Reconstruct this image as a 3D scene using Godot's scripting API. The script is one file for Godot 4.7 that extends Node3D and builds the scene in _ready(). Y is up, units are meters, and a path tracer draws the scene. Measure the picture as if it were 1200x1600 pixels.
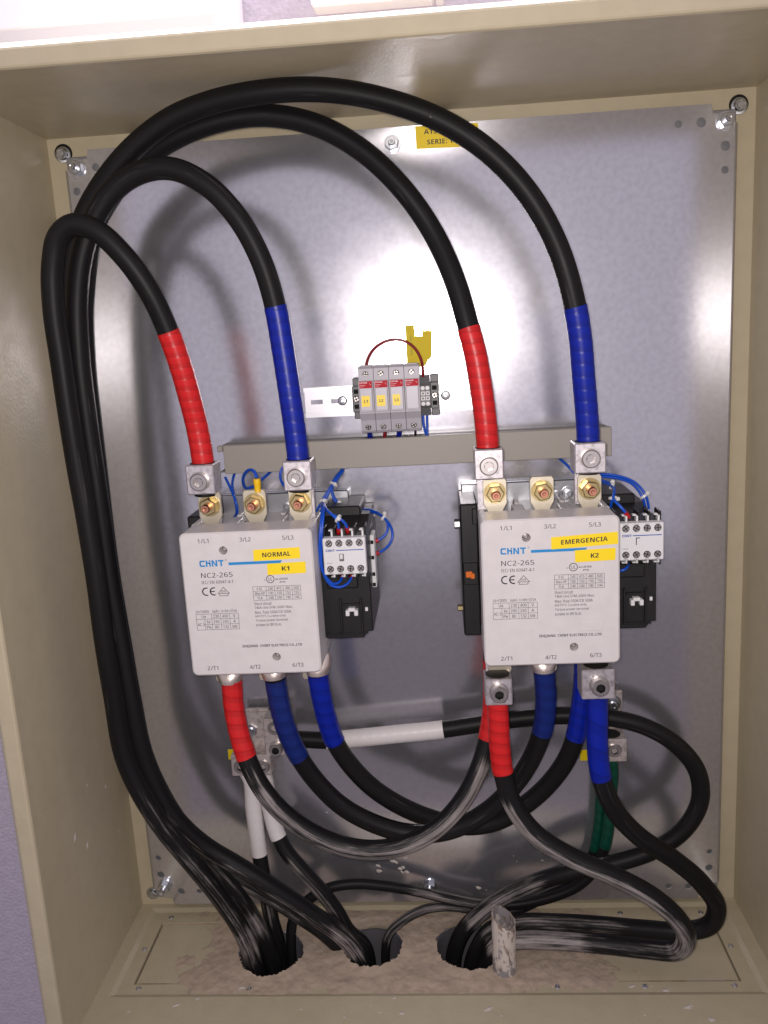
extends Node3D
# An electrical changeover cabinet, open, seen from the front. Back wall of the box at z = 0, y up, metres.

const CABLES := {
	"riser_k1_red": [Vector3(-0.2132, 0.1000, 0.1500), Vector3(-0.2118, 0.1359, 0.1500), Vector3(-0.2140, 0.1726, 0.1510), Vector3(-0.2169, 0.1998, 0.1550), Vector3(-0.2222, 0.2395, 0.1620), Vector3(-0.2293, 0.2731, 0.1680), Vector3(-0.2423, 0.3146, 0.1780), Vector3(-0.2612, 0.3478, 0.1860), Vector3(-0.2823, 0.3700, 0.1900), Vector3(-0.3035, 0.3773, 0.1900), Vector3(-0.3203, 0.3679, 0.1880), Vector3(-0.3311, 0.3438, 0.1840), Vector3(-0.3380, 0.3016, 0.1800), Vector3(-0.3388, 0.2514, 0.1770), Vector3(-0.3388, 0.1932, 0.1750), Vector3(-0.3378, 0.1399, 0.1730), Vector3(-0.3355, 0.0920, 0.1720), Vector3(-0.3332, 0.0222, 0.1720), Vector3(-0.3330, -0.0498, 0.1720), Vector3(-0.3313, -0.1174, 0.1700), Vector3(-0.3275, -0.1922, 0.1690), Vector3(-0.3008, -0.2694, 0.1650), Vector3(-0.2694, -0.3304, 0.1560), Vector3(-0.2460, -0.3835, 0.1430), Vector3(-0.2269, -0.4426, 0.1280), Vector3(-0.2170, -0.5100, 0.1160), Vector3(-0.2130, -0.5600, 0.1130)],
	"riser_k1_blue": [Vector3(-0.1122, 0.1000, 0.1500), Vector3(-0.1103, 0.1338, 0.1500), Vector3(-0.1109, 0.1527, 0.1500), Vector3(-0.1138, 0.2060, 0.1520), Vector3(-0.1169, 0.2484, 0.1530), Vector3(-0.1209, 0.2911, 0.1550), Vector3(-0.1315, 0.3385, 0.1600), Vector3(-0.1500, 0.3778, 0.1650), Vector3(-0.1779, 0.4094, 0.1680), Vector3(-0.2103, 0.4256, 0.1680), Vector3(-0.2455, 0.4230, 0.1660), Vector3(-0.2756, 0.4058, 0.1630), Vector3(-0.2992, 0.3775, 0.1600), Vector3(-0.3141, 0.3448, 0.1580), Vector3(-0.3219, 0.3166, 0.1560), Vector3(-0.3293, 0.2503, 0.1540), Vector3(-0.3303, 0.1906, 0.1520), Vector3(-0.3299, 0.1291, 0.1500), Vector3(-0.3294, 0.0799, 0.1490), Vector3(-0.3288, 0.0154, 0.1490), Vector3(-0.3259, -0.0588, 0.1480), Vector3(-0.3231, -0.1282, 0.1460), Vector3(-0.3163, -0.2067, 0.1420), Vector3(-0.2894, -0.2879, 0.1350), Vector3(-0.2591, -0.3324, 0.1240), Vector3(-0.2261, -0.3573, 0.1220), Vector3(-0.1851, -0.3890, 0.1220), Vector3(-0.1443, -0.4271, 0.1160), Vector3(-0.1035, -0.4726, 0.1060), Vector3(-0.0870, -0.5100, 0.1010), Vector3(-0.0830, -0.5600, 0.0980)],
	"riser_k2_red": [Vector3(0.0892, 0.1050, 0.1500), Vector3(0.0873, 0.1384, 0.1500), Vector3(0.0861, 0.1629, 0.1500), Vector3(0.0823, 0.2020, 0.1480), Vector3(0.0777, 0.2344, 0.1460), Vector3(0.0722, 0.2588, 0.1440), Vector3(0.0611, 0.3037, 0.1380), Vector3(0.0402, 0.3554, 0.1300), Vector3(0.0078, 0.4034, 0.1300), Vector3(-0.0298, 0.4398, 0.1290), Vector3(-0.0729, 0.4648, 0.1290), Vector3(-0.1236, 0.4769, 0.1280), Vector3(-0.1762, 0.4738, 0.1260), Vector3(-0.2179, 0.4624, 0.1220), Vector3(-0.2536, 0.4458, 0.1160), Vector3(-0.2872, 0.4202, 0.1100), Vector3(-0.3112, 0.3909, 0.1070), Vector3(-0.3250, 0.3559, 0.1080), Vector3(-0.3338, 0.3195, 0.1080), Vector3(-0.3418, 0.2497, 0.1070), Vector3(-0.3439, 0.1800, 0.1060), Vector3(-0.3451, 0.1153, 0.1050), Vector3(-0.3454, 0.0712, 0.1050), Vector3(-0.3451, 0.0032, 0.1040), Vector3(-0.3420, -0.0748, 0.1030), Vector3(-0.3386, -0.1472, 0.1020), Vector3(-0.3342, -0.2320, 0.0930), Vector3(-0.3092, -0.3150, 0.0840), Vector3(-0.2805, -0.3681, 0.0780), Vector3(-0.2467, -0.3979, 0.0800), Vector3(-0.2057, -0.4196, 0.0860), Vector3(-0.1684, -0.4458, 0.0880), Vector3(-0.1278, -0.4810, 0.0880), Vector3(-0.1070, -0.5120, 0.0850), Vector3(-0.1020, -0.5600, 0.0840)],
	"riser_k2_blue": [Vector3(0.1892, 0.1050, 0.1500), Vector3(0.1896, 0.1407, 0.1500), Vector3(0.1884, 0.1644, 0.1510), Vector3(0.1850, 0.2033, 0.1540), Vector3(0.1817, 0.2414, 0.1570), Vector3(0.1760, 0.2756, 0.1600), Vector3(0.1579, 0.3355, 0.1630), Vector3(0.1323, 0.3807, 0.1660), Vector3(0.0969, 0.4195, 0.1680), Vector3(0.0530, 0.4503, 0.1680), Vector3(-0.0002, 0.4725, 0.1680), Vector3(-0.0599, 0.4857, 0.1680), Vector3(-0.1151, 0.4879, 0.1660), Vector3(-0.1662, 0.4836, 0.1610), Vector3(-0.2063, 0.4738, 0.1560), Vector3(-0.2435, 0.4554, 0.1500), Vector3(-0.2787, 0.4290, 0.1440), Vector3(-0.3069, 0.3991, 0.1390), Vector3(-0.3267, 0.3630, 0.1380), Vector3(-0.3387, 0.3184, 0.1380), Vector3(-0.3473, 0.2507, 0.1340), Vector3(-0.3505, 0.1828, 0.1310), Vector3(-0.3502, 0.1195, 0.1290), Vector3(-0.3504, 0.0763, 0.1280), Vector3(-0.3492, 0.0102, 0.1280), Vector3(-0.3489, -0.0654, 0.1280), Vector3(-0.3474, -0.1359, 0.1270), Vector3(-0.3430, -0.2149, 0.1250), Vector3(-0.3107, -0.2943, 0.1210), Vector3(-0.2665, -0.3568, 0.1140), Vector3(-0.2348, -0.4109, 0.1050), Vector3(-0.2140, -0.4690, 0.0940), Vector3(-0.2030, -0.5120, 0.0900), Vector3(-0.1990, -0.5600, 0.0880)],
	"jumper_red": [Vector3(-0.2052, -0.1112, 0.1440), Vector3(-0.2055, -0.1356, 0.1460), Vector3(-0.2020, -0.1691, 0.1490), Vector3(-0.1953, -0.1990, 0.1520), Vector3(-0.1841, -0.2291, 0.1550), Vector3(-0.1613, -0.2629, 0.1580), Vector3(-0.1308, -0.2895, 0.1600), Vector3(-0.0953, -0.3073, 0.1610), Vector3(-0.0629, -0.3150, 0.1600), Vector3(-0.0228, -0.3120, 0.1570), Vector3(0.0142, -0.2970, 0.1500), Vector3(0.0445, -0.2707, 0.1400), Vector3(0.0642, -0.2409, 0.1300), Vector3(0.0766, -0.2096, 0.1220), Vector3(0.0835, -0.1802, 0.1180), Vector3(0.0875, -0.1180, 0.1180), Vector3(0.0875, -0.0950, 0.1200)],
	"jumper_navy": [Vector3(-0.1561, -0.1117, 0.1430), Vector3(-0.1538, -0.1428, 0.1420), Vector3(-0.1479, -0.1798, 0.1380), Vector3(-0.1373, -0.2175, 0.1300), Vector3(-0.1207, -0.2522, 0.1220), Vector3(-0.0950, -0.2859, 0.1160), Vector3(-0.0586, -0.3110, 0.1130), Vector3(-0.0175, -0.3251, 0.1120), Vector3(0.0282, -0.3226, 0.1120), Vector3(0.0743, -0.2985, 0.1120), Vector3(0.1062, -0.2641, 0.1160), Vector3(0.1283, -0.2234, 0.1240), Vector3(0.1397, -0.1873, 0.1310), Vector3(0.1432, -0.1501, 0.1370), Vector3(0.1405, -0.1070, 0.1410)],
	"jumper_blue": [Vector3(-0.1086, -0.1068, 0.1400), Vector3(-0.1073, -0.1315, 0.1360), Vector3(-0.1045, -0.1671, 0.1260), Vector3(-0.0985, -0.2024, 0.1160), Vector3(-0.0832, -0.2394, 0.1050), Vector3(-0.0580, -0.2768, 0.0940), Vector3(-0.0251, -0.3060, 0.0860), Vector3(0.0129, -0.3269, 0.0810), Vector3(0.0516, -0.3370, 0.0800), Vector3(0.0866, -0.3298, 0.0830), Vector3(0.1212, -0.3042, 0.0900), Vector3(0.1510, -0.2697, 0.0990), Vector3(0.1695, -0.2352, 0.1080), Vector3(0.1791, -0.2024, 0.1150), Vector3(0.1845, -0.1670, 0.1190), Vector3(0.1890, -0.1120, 0.1200), Vector3(0.1890, -0.0900, 0.1210)],
	"load_red": [Vector3(0.0905, -0.1120, 0.1500), Vector3(0.0890, -0.1389, 0.1500), Vector3(0.0894, -0.1681, 0.1520), Vector3(0.0899, -0.1976, 0.1540), Vector3(0.0930, -0.2289, 0.1560), Vector3(0.1024, -0.2626, 0.1600), Vector3(0.1250, -0.2947, 0.1660), Vector3(0.1617, -0.3190, 0.1720), Vector3(0.2093, -0.3402, 0.1780), Vector3(0.2540, -0.3679, 0.1800), Vector3(0.2804, -0.3976, 0.1780), Vector3(0.2901, -0.4234, 0.1720), Vector3(0.2823, -0.4460, 0.1630), Vector3(0.2542, -0.4529, 0.1520), Vector3(0.2089, -0.4544, 0.1420), Vector3(0.1586, -0.4567, 0.1320), Vector3(0.1142, -0.4608, 0.1240), Vector3(0.0823, -0.4704, 0.1180), Vector3(0.0720, -0.5000, 0.1080), Vector3(0.0580, -0.5300, 0.1040), Vector3(0.0550, -0.5700, 0.1030)],
	"load_blue": [Vector3(0.1955, -0.1080, 0.1500), Vector3(0.1969, -0.1406, 0.1500), Vector3(0.1967, -0.1721, 0.1500), Vector3(0.1972, -0.2062, 0.1500), Vector3(0.2020, -0.2431, 0.1490), Vector3(0.2173, -0.2812, 0.1460), Vector3(0.2456, -0.3174, 0.1400), Vector3(0.2852, -0.3509, 0.1320), Vector3(0.3214, -0.3900, 0.1240), Vector3(0.3400, -0.4249, 0.1180), Vector3(0.3350, -0.4525, 0.1120), Vector3(0.3075, -0.4670, 0.1040), Vector3(0.2634, -0.4685, 0.0980), Vector3(0.2104, -0.4656, 0.0940), Vector3(0.1567, -0.4645, 0.0900), Vector3(0.1100, -0.4670, 0.0860), Vector3(0.0741, -0.4798, 0.0840), Vector3(0.0620, -0.5000, 0.0820), Vector3(0.0510, -0.5300, 0.0800), Vector3(0.0500, -0.5700, 0.0800)],
	"neutral_link": [Vector3(-0.1700, -0.2290, 0.0530), Vector3(-0.1501, -0.2299, 0.0530), Vector3(-0.1182, -0.2325, 0.0530), Vector3(-0.0780, -0.2302, 0.0530), Vector3(-0.0301, -0.2263, 0.0530), Vector3(0.0253, -0.2219, 0.0530), Vector3(0.0726, -0.2156, 0.0530), Vector3(0.1194, -0.2102, 0.0530), Vector3(0.1730, -0.2061, 0.0560), Vector3(0.2253, -0.2073, 0.0620), Vector3(0.2693, -0.2181, 0.0680), Vector3(0.3044, -0.2409, 0.0720), Vector3(0.3279, -0.2739, 0.0750), Vector3(0.3309, -0.3096, 0.0770), Vector3(0.3116, -0.3485, 0.0780), Vector3(0.2741, -0.3768, 0.0770), Vector3(0.2301, -0.3946, 0.0740), Vector3(0.1763, -0.4102, 0.0680), Vector3(0.1294, -0.4311, 0.0600), Vector3(0.0884, -0.4495, 0.0640), Vector3(0.0593, -0.4723, 0.0660), Vector3(0.0430, -0.4920, 0.0640), Vector3(0.0280, -0.5300, 0.0640), Vector3(0.0260, -0.5700, 0.0640)],
	"neutral_drop_a": [Vector3(-0.2270, -0.2620, 0.0530), Vector3(-0.2184, -0.2805, 0.0530), Vector3(-0.2173, -0.3193, 0.0550), Vector3(-0.2154, -0.3624, 0.0580), Vector3(-0.2133, -0.3922, 0.0610), Vector3(-0.2089, -0.4361, 0.0640), Vector3(-0.2044, -0.4766, 0.0660), Vector3(-0.2000, -0.5050, 0.0640), Vector3(-0.1990, -0.5600, 0.0640)],
	"neutral_drop_b": [Vector3(-0.2030, -0.2620, 0.0530), Vector3(-0.1999, -0.2836, 0.0530), Vector3(-0.1959, -0.3197, 0.0550), Vector3(-0.1882, -0.3571, 0.0600), Vector3(-0.1791, -0.3754, 0.0640), Vector3(-0.1602, -0.3980, 0.0700), Vector3(-0.1368, -0.4241, 0.0760), Vector3(-0.1180, -0.4568, 0.0740), Vector3(-0.1050, -0.4896, 0.0700), Vector3(-0.0870, -0.5120, 0.0670), Vector3(-0.0830, -0.5600, 0.0660)],
	"earth_front": [Vector3(0.2300, -0.2580, 0.0530), Vector3(0.2324, -0.2789, 0.0520), Vector3(0.2308, -0.3133, 0.0520), Vector3(0.2285, -0.3487, 0.0510), Vector3(0.2240, -0.3853, 0.0490), Vector3(0.2114, -0.4205, 0.0470), Vector3(0.1874, -0.4471, 0.0450), Vector3(0.1550, -0.4628, 0.0430), Vector3(0.1058, -0.4747, 0.0410), Vector3(0.0646, -0.4733, 0.0410), Vector3(0.0235, -0.4643, 0.0410), Vector3(-0.0175, -0.4511, 0.0430), Vector3(-0.0584, -0.4409, 0.0460), Vector3(-0.0993, -0.4347, 0.0500), Vector3(-0.1307, -0.4379, 0.0540), Vector3(-0.1578, -0.4523, 0.0580), Vector3(-0.1776, -0.4769, 0.0610), Vector3(-0.1820, -0.5070, 0.0650), Vector3(-0.1820, -0.5600, 0.0660)],
	"earth_rear": [Vector3(0.2180, -0.2580, 0.0440), Vector3(0.2211, -0.2883, 0.0420), Vector3(0.2197, -0.3287, 0.0400), Vector3(0.2166, -0.3742, 0.0380), Vector3(0.2072, -0.4167, 0.0350), Vector3(0.1877, -0.4481, 0.0330), Vector3(0.1523, -0.4695, 0.0310), Vector3(0.1063, -0.4923, 0.0300), Vector3(0.0604, -0.4883, 0.0320), Vector3(0.0230, -0.4777, 0.0380), Vector3(-0.0103, -0.4770, 0.0460), Vector3(-0.0355, -0.4858, 0.0540), Vector3(-0.0561, -0.5035, 0.0600), Vector3(-0.0600, -0.5250, 0.0620), Vector3(-0.0610, -0.5600, 0.0630)],
}
const WIRES := {
	"blue_a": [Vector3(-0.0767, 0.1057, 0.0450), Vector3(-0.0887, 0.0897, 0.0550), Vector3(-0.1005, 0.0730, 0.0600), Vector3(-0.1091, 0.0589, 0.0600)],
	"blue_b": [Vector3(-0.0751, 0.1052, 0.0470), Vector3(-0.0868, 0.0902, 0.0580), Vector3(-0.0978, 0.0721, 0.0640), Vector3(-0.1042, 0.0557, 0.0640)],
	"blue_c": [Vector3(-0.0763, 0.1039, 0.0430), Vector3(-0.0884, 0.0885, 0.0520), Vector3(-0.0895, 0.0784, 0.0550), Vector3(-0.0832, 0.0665, 0.0580), Vector3(-0.0688, 0.0607, 0.0550), Vector3(-0.0551, 0.0592, 0.0580), Vector3(-0.0417, 0.0591, 0.0680), Vector3(-0.0302, 0.0544, 0.0800), Vector3(-0.0242, 0.0477, 0.0880), Vector3(-0.0252, 0.0390, 0.0920), Vector3(-0.0320, 0.0323, 0.0940), Vector3(-0.0394, 0.0291, 0.0950)],
	"blue_d": [Vector3(-0.0778, 0.1039, 0.0430), Vector3(-0.0902, 0.0882, 0.0500), Vector3(-0.0885, 0.0755, 0.0520), Vector3(-0.0799, 0.0643, 0.0550), Vector3(-0.0680, 0.0581, 0.0500), Vector3(-0.0541, 0.0562, 0.0550), Vector3(-0.0399, 0.0562, 0.0650), Vector3(-0.0274, 0.0513, 0.0800), Vector3(-0.0201, 0.0420, 0.0900), Vector3(-0.0197, 0.0318, 0.0940), Vector3(-0.0275, 0.0205, 0.0950), Vector3(-0.0387, 0.0149, 0.0950)],
	"blue_e": [Vector3(-0.0931, 0.0815, 0.1133), Vector3(-0.0876, 0.0786, 0.1359), Vector3(-0.0802, 0.0755, 0.1530), Vector3(-0.0737, 0.0710, 0.1590), Vector3(-0.0717, 0.0636, 0.1570), Vector3(-0.0727, 0.0551, 0.1530)],
	"blue_f": [Vector3(-0.0924, 0.0807, 0.1133), Vector3(-0.0864, 0.0786, 0.1397), Vector3(-0.0793, 0.0752, 0.1550), Vector3(-0.0690, 0.0701, 0.1590), Vector3(-0.0636, 0.0632, 0.1570), Vector3(-0.0631, 0.0554, 0.1530)],
	"blue_g": [Vector3(-0.0938, 0.0808, 0.1133), Vector3(-0.0880, 0.0787, 0.1435), Vector3(-0.0875, 0.0723, 0.1560), Vector3(-0.0892, 0.0590, 0.1610), Vector3(-0.0915, 0.0362, 0.1610), Vector3(-0.0919, 0.0208, 0.1610), Vector3(-0.0890, 0.0060, 0.1590), Vector3(-0.0824, -0.0033, 0.1570), Vector3(-0.0730, -0.0050, 0.1550), Vector3(-0.0656, -0.0015, 0.1510), Vector3(-0.0617, 0.0055, 0.1435)],
	"blue_h": [Vector3(-0.0953, 0.0794, 0.1133), Vector3(-0.0901, 0.0774, 0.1435), Vector3(-0.0897, 0.0697, 0.1560), Vector3(-0.0915, 0.0550, 0.1610), Vector3(-0.0930, 0.0335, 0.1610), Vector3(-0.0922, 0.0166, 0.1610), Vector3(-0.0877, 0.0060, 0.1590), Vector3(-0.0808, -0.0013, 0.1570), Vector3(-0.0750, 0.0002, 0.1530), Vector3(-0.0722, 0.0059, 0.1435)],
	"ring_lead": [Vector3(-0.1586, 0.1143, 0.1380), Vector3(-0.1608, 0.1209, 0.1350), Vector3(-0.1677, 0.1222, 0.1280), Vector3(-0.1761, 0.1161, 0.1180), Vector3(-0.1814, 0.1048, 0.1050), Vector3(-0.1814, 0.0966, 0.0950), Vector3(-0.1763, 0.0960, 0.0850), Vector3(-0.1685, 0.1012, 0.0700), Vector3(-0.1606, 0.1074, 0.0500)],
	"blue_i": [Vector3(-0.1344, 0.1220, 0.0900), Vector3(-0.1399, 0.1150, 0.0950), Vector3(-0.1414, 0.1057, 0.0950), Vector3(-0.1373, 0.0944, 0.0900), Vector3(-0.1317, 0.0836, 0.0850)],
	"blue_j": [Vector3(-0.2031, 0.1086, 0.0500), Vector3(-0.2025, 0.0983, 0.0700), Vector3(-0.1979, 0.0859, 0.0850), Vector3(-0.1950, 0.0719, 0.0900), Vector3(-0.1997, 0.0625, 0.0800)],
	"blue_k": [Vector3(-0.2100, 0.1061, 0.0700), Vector3(-0.2002, 0.0927, 0.0850), Vector3(-0.1939, 0.0802, 0.0950), Vector3(-0.1941, 0.0693, 0.0920), Vector3(-0.2013, 0.0611, 0.0800)],
	"blue_l": [Vector3(0.1740, 0.1074, 0.0500), Vector3(0.1832, 0.0981, 0.0650), Vector3(0.1915, 0.0883, 0.0700)],
	"blue_m": [Vector3(0.2072, 0.0905, 0.0700), Vector3(0.2211, 0.0907, 0.0750), Vector3(0.2349, 0.0887, 0.0800), Vector3(0.2499, 0.0828, 0.0880), Vector3(0.2605, 0.0688, 0.0960), Vector3(0.2650, 0.0520, 0.0920)],
	"blue_n": [Vector3(0.2072, 0.0883, 0.0700), Vector3(0.2209, 0.0879, 0.0760), Vector3(0.2352, 0.0861, 0.0820), Vector3(0.2481, 0.0804, 0.0900), Vector3(0.2566, 0.0672, 0.0980), Vector3(0.2611, 0.0512, 0.0940)],
	"blue_o": [Vector3(0.2080, 0.0893, 0.0850), Vector3(0.2159, 0.0863, 0.0950), Vector3(0.2222, 0.0842, 0.1050), Vector3(0.2242, 0.0797, 0.1120), Vector3(0.2207, 0.0722, 0.1160), Vector3(0.2194, 0.0595, 0.1120)],
	"blue_p": [Vector3(0.2087, 0.0878, 0.0850), Vector3(0.2146, 0.0861, 0.1057), Vector3(0.2186, 0.0853, 0.1265), Vector3(0.2180, 0.0823, 0.1397), Vector3(0.2151, 0.0770, 0.1472), Vector3(0.2214, 0.0695, 0.1550), Vector3(0.2285, 0.0597, 0.1550)],
	"blue_q": [Vector3(0.2176, 0.0005, 0.1472), Vector3(0.2217, 0.0005, 0.1530), Vector3(0.2270, 0.0024, 0.1530), Vector3(0.2309, 0.0062, 0.1472)],
	"red_loop": [Vector3(-0.0418, 0.2178, 0.0580), Vector3(-0.0387, 0.2305, 0.0600), Vector3(-0.0307, 0.2421, 0.0620), Vector3(-0.0187, 0.2492, 0.0640), Vector3(-0.0061, 0.2513, 0.0650), Vector3(0.0061, 0.2478, 0.0640), Vector3(0.0156, 0.2396, 0.0620), Vector3(0.0214, 0.2273, 0.0600), Vector3(0.0226, 0.2071, 0.0550)],
	"drop_a": [Vector3(-0.0414, 0.1512, 0.0580), Vector3(-0.0399, 0.1442, 0.0550), Vector3(-0.0404, 0.1295, 0.0500)],
	"drop_a2": [Vector3(-0.0431, 0.1511, 0.0560), Vector3(-0.0426, 0.1441, 0.0530), Vector3(-0.0435, 0.1294, 0.0480)],
	"drop_b": [Vector3(-0.0231, 0.1518, 0.0580), Vector3(-0.0244, 0.1434, 0.0550), Vector3(-0.0263, 0.1288, 0.0500)],
	"drop_c": [Vector3(-0.0055, 0.1509, 0.0580), Vector3(-0.0068, 0.1433, 0.0550), Vector3(-0.0093, 0.1280, 0.0500)],
	"drop_c2": [Vector3(-0.0078, 0.1508, 0.0560), Vector3(-0.0095, 0.1432, 0.0530), Vector3(-0.0116, 0.1279, 0.0480)],
	"drop_d": [Vector3(0.0113, 0.1515, 0.0580), Vector3(0.0108, 0.1439, 0.0550), Vector3(0.0092, 0.1271, 0.0500)],
	"drop_e": [Vector3(0.0206, 0.1671, 0.0500), Vector3(0.0207, 0.1524, 0.0500), Vector3(0.0237, 0.1380, 0.0480), Vector3(0.0246, 0.1256, 0.0440)],
	"drop_f": [Vector3(0.0250, 0.1669, 0.0500), Vector3(0.0247, 0.1522, 0.0500), Vector3(0.0244, 0.1382, 0.0500), Vector3(0.0253, 0.1258, 0.0460)],
}

var mats := {}
var used := {}
var rng := RandomNumberGenerator.new()
var noise := FastNoiseLite.new()


class MB:  # triangles of one mesh; faces are given counter-clockwise as seen from outside
	var v := PackedVector3Array()
	var n := PackedVector3Array()
	var uv := PackedVector2Array()

	func tri(a, b, c, na, nb, nc, ua = Vector2.ZERO, ub = Vector2.ZERO, uc = Vector2.ZERO):
		v.append(a); v.append(c); v.append(b)
		n.append(na); n.append(nc); n.append(nb)
		uv.append(ua); uv.append(uc); uv.append(ub)

	func flat(a: Vector3, b: Vector3, c: Vector3):
		var m := (b - a).cross(c - a)
		if m.length_squared() < 1e-20:
			return
		m = m.normalized()
		tri(a, b, c, m, m, m)

	func quad(a: Vector3, b: Vector3, c: Vector3, d: Vector3):
		flat(a, b, c)
		flat(a, c, d)

	func box(t: Transform3D, s: Vector3, c := 0.0):
		# chamfered box
		var h := s / 2.0
		c = minf(c, minf(h.x, minf(h.y, h.z)) * 0.9)
		var hs := [h.x, h.y, h.z]
		for ax in 3:
			for sg in [-1.0, 1.0]:
				var u := (ax + 1) % 3
				var w := (ax + 2) % 3
				var p := []
				for k in [[-1.0, -1.0], [1.0, -1.0], [1.0, 1.0], [-1.0, 1.0]]:
					var q := [0.0, 0.0, 0.0]
					q[ax] = sg * hs[ax]
					q[u] = k[0] * (hs[u] - c)
					q[w] = k[1] * (hs[w] - c)
					p.append(t * Vector3(q[0], q[1], q[2]))
				if sg > 0: quad(p[0], p[1], p[2], p[3])
				else: quad(p[3], p[2], p[1], p[0])
		if c <= 0.0:
			return
		for ax in 3:  # edges along ax
			var u := (ax + 1) % 3
			var w := (ax + 2) % 3
			for k in [[-1.0, -1.0], [1.0, -1.0], [1.0, 1.0], [-1.0, 1.0]]:
				var p := []
				for e in [[-1.0, 0], [1.0, 0], [1.0, 1], [-1.0, 1]]:
					var q := [0.0, 0.0, 0.0]
					q[ax] = e[0] * (hs[ax] - c)
					q[u] = k[0] * (hs[u] - (c if e[1] == 1 else 0.0))
					q[w] = k[1] * (hs[w] - (0.0 if e[1] == 1 else c))
					p.append(t * Vector3(q[0], q[1], q[2]))
				facing(t, p)
		for x in [-1.0, 1.0]:
			for y in [-1.0, 1.0]:
				for z in [-1.0, 1.0]:
					var a := t * Vector3(x * h.x, y * (h.y - c), z * (h.z - c))
					var b := t * Vector3(x * (h.x - c), y * h.y, z * (h.z - c))
					var d := t * Vector3(x * (h.x - c), y * (h.y - c), z * h.z)
					if (b - a).cross(d - a).dot(a - t.origin) > 0: flat(a, b, d)
					else: flat(a, d, b)

	func facing(t: Transform3D, p: Array):  # a quad turned away from the middle of t
		var m: Vector3 = (p[1] - p[0]).cross(p[2] - p[0])
		if m.dot((p[0] + p[2]) / 2.0 - t.origin) > 0: quad(p[0], p[1], p[2], p[3])
		else: quad(p[3], p[2], p[1], p[0])

	func cap(t: Transform3D, poly: PackedVector2Array, z: float, up: bool):
		var ix := Geometry2D.triangulate_polygon(poly)
		for i in range(0, ix.size(), 3):
			var a := poly[ix[i]]
			var b := poly[ix[i + 1]]
			var c := poly[ix[i + 2]]
			if ((b - a).cross(c - a) > 0) != up:
				var k := b
				b = c
				c = k
			flat(t * Vector3(a.x, a.y, z), t * Vector3(b.x, b.y, z), t * Vector3(c.x, c.y, z))

	func prism(t: Transform3D, poly: PackedVector2Array, z0: float, z1: float, c := 0.0, holes := []):
		# a counter-clockwise outline drawn out from z0 to z1, its front edge chamfered by c; holes are [centre, radius], left to right
		var k := poly.size()
		var inner := PackedVector2Array()
		for i in k:
			var d0 := (poly[i] - poly[(i + k - 1) % k]).normalized()
			var d1 := (poly[(i + 1) % k] - poly[i]).normalized()
			var m := Vector2(-d0.y - d1.y, d0.x + d1.x).normalized()
			var f := 1.0 / maxf(0.4, m.dot(Vector2(-d1.y, d1.x)))
			inner.append(poly[i] + m * c * f)
		for i in k:
			var j := (i + 1) % k
			var a := poly[i]
			var b := poly[j]
			quad(t * Vector3(a.x, a.y, z0), t * Vector3(b.x, b.y, z0), t * Vector3(b.x, b.y, z1 - c), t * Vector3(a.x, a.y, z1 - c))
			if c > 0:
				quad(t * Vector3(a.x, a.y, z1 - c), t * Vector3(b.x, b.y, z1 - c), t * Vector3(inner[j].x, inner[j].y, z1), t * Vector3(inner[i].x, inner[i].y, z1))
		var cuts := [-1.0]
		for h in holes:
			cuts.append(h[0].x)
		cuts.append(1.0)
		for i in cuts.size() - 1:
			var pieces := [inner]
			if holes:
				pieces = Geometry2D.intersect_polygons(inner, PackedVector2Array([Vector2(cuts[i], -1), Vector2(cuts[i + 1], -1), Vector2(cuts[i + 1], 1), Vector2(cuts[i], 1)]))
				for h in holes:
					var disc := PackedVector2Array()
					for s in 24:
						disc.append(h[0] + Vector2(cos(TAU * s / 24), sin(TAU * s / 24)) * h[1])
					var rest := []
					for p in pieces:
						rest += Geometry2D.clip_polygons(p, disc)
					pieces = rest
			for p in pieces:
				cap(t, p, z1, true)
		cap(t, poly, z0, false)

	func lathe(t: Transform3D, prof: Array, seg := 24):
		# profile of [radius, height] along local y, from the bottom up on the outside
		for i in prof.size() - 1:
			var p = prof[i]
			var q = prof[i + 1]
			var d := Vector2(q[0] - p[0], q[1] - p[1])
			if d.length() < 1e-7:
				continue
			var m := Vector2(d.y, -d.x).normalized()
			for s in seg:
				var a := TAU * s / seg
				var b := TAU * (s + 1) / seg
				var ra := Vector3(cos(a), 0, -sin(a))
				var rb := Vector3(cos(b), 0, -sin(b))
				var na: Vector3 = (t.basis * (ra * m.x + Vector3.UP * m.y)).normalized()
				var nb: Vector3 = (t.basis * (rb * m.x + Vector3.UP * m.y)).normalized()
				var v0: Vector3 = t * (ra * p[0] + Vector3.UP * p[1])
				var v1: Vector3 = t * (rb * p[0] + Vector3.UP * p[1])
				var v2: Vector3 = t * (rb * q[0] + Vector3.UP * q[1])
				var v3: Vector3 = t * (ra * q[0] + Vector3.UP * q[1])
				if p[0] > 1e-7: tri(v0, v1, v2, na, nb, nb)
				if q[0] > 1e-7: tri(v0, v2, v3, na, nb, na)

	func sheet(p: Array, wrap: bool, uvs := Rect2(0, 0, 1, 1)):
		# rows of points -> smooth surface; columns turn so that row x column faces outward
		var rows := p.size()
		var cols: int = p[0].size()
		var nn := []
		for i in rows:
			var line := PackedVector3Array()
			for j in cols:
				var up: Vector3 = p[mini(i + 1, rows - 1)][j] - p[maxi(i - 1, 0)][j]
				var jl := (j + cols - 1) % cols if wrap else maxi(j - 1, 0)
				var jr := (j + 1) % cols if wrap else mini(j + 1, cols - 1)
				var side: Vector3 = p[i][jr] - p[i][jl]
				line.append(side.cross(up).normalized())
			nn.append(line)
		var last := cols if wrap else cols - 1
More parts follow.
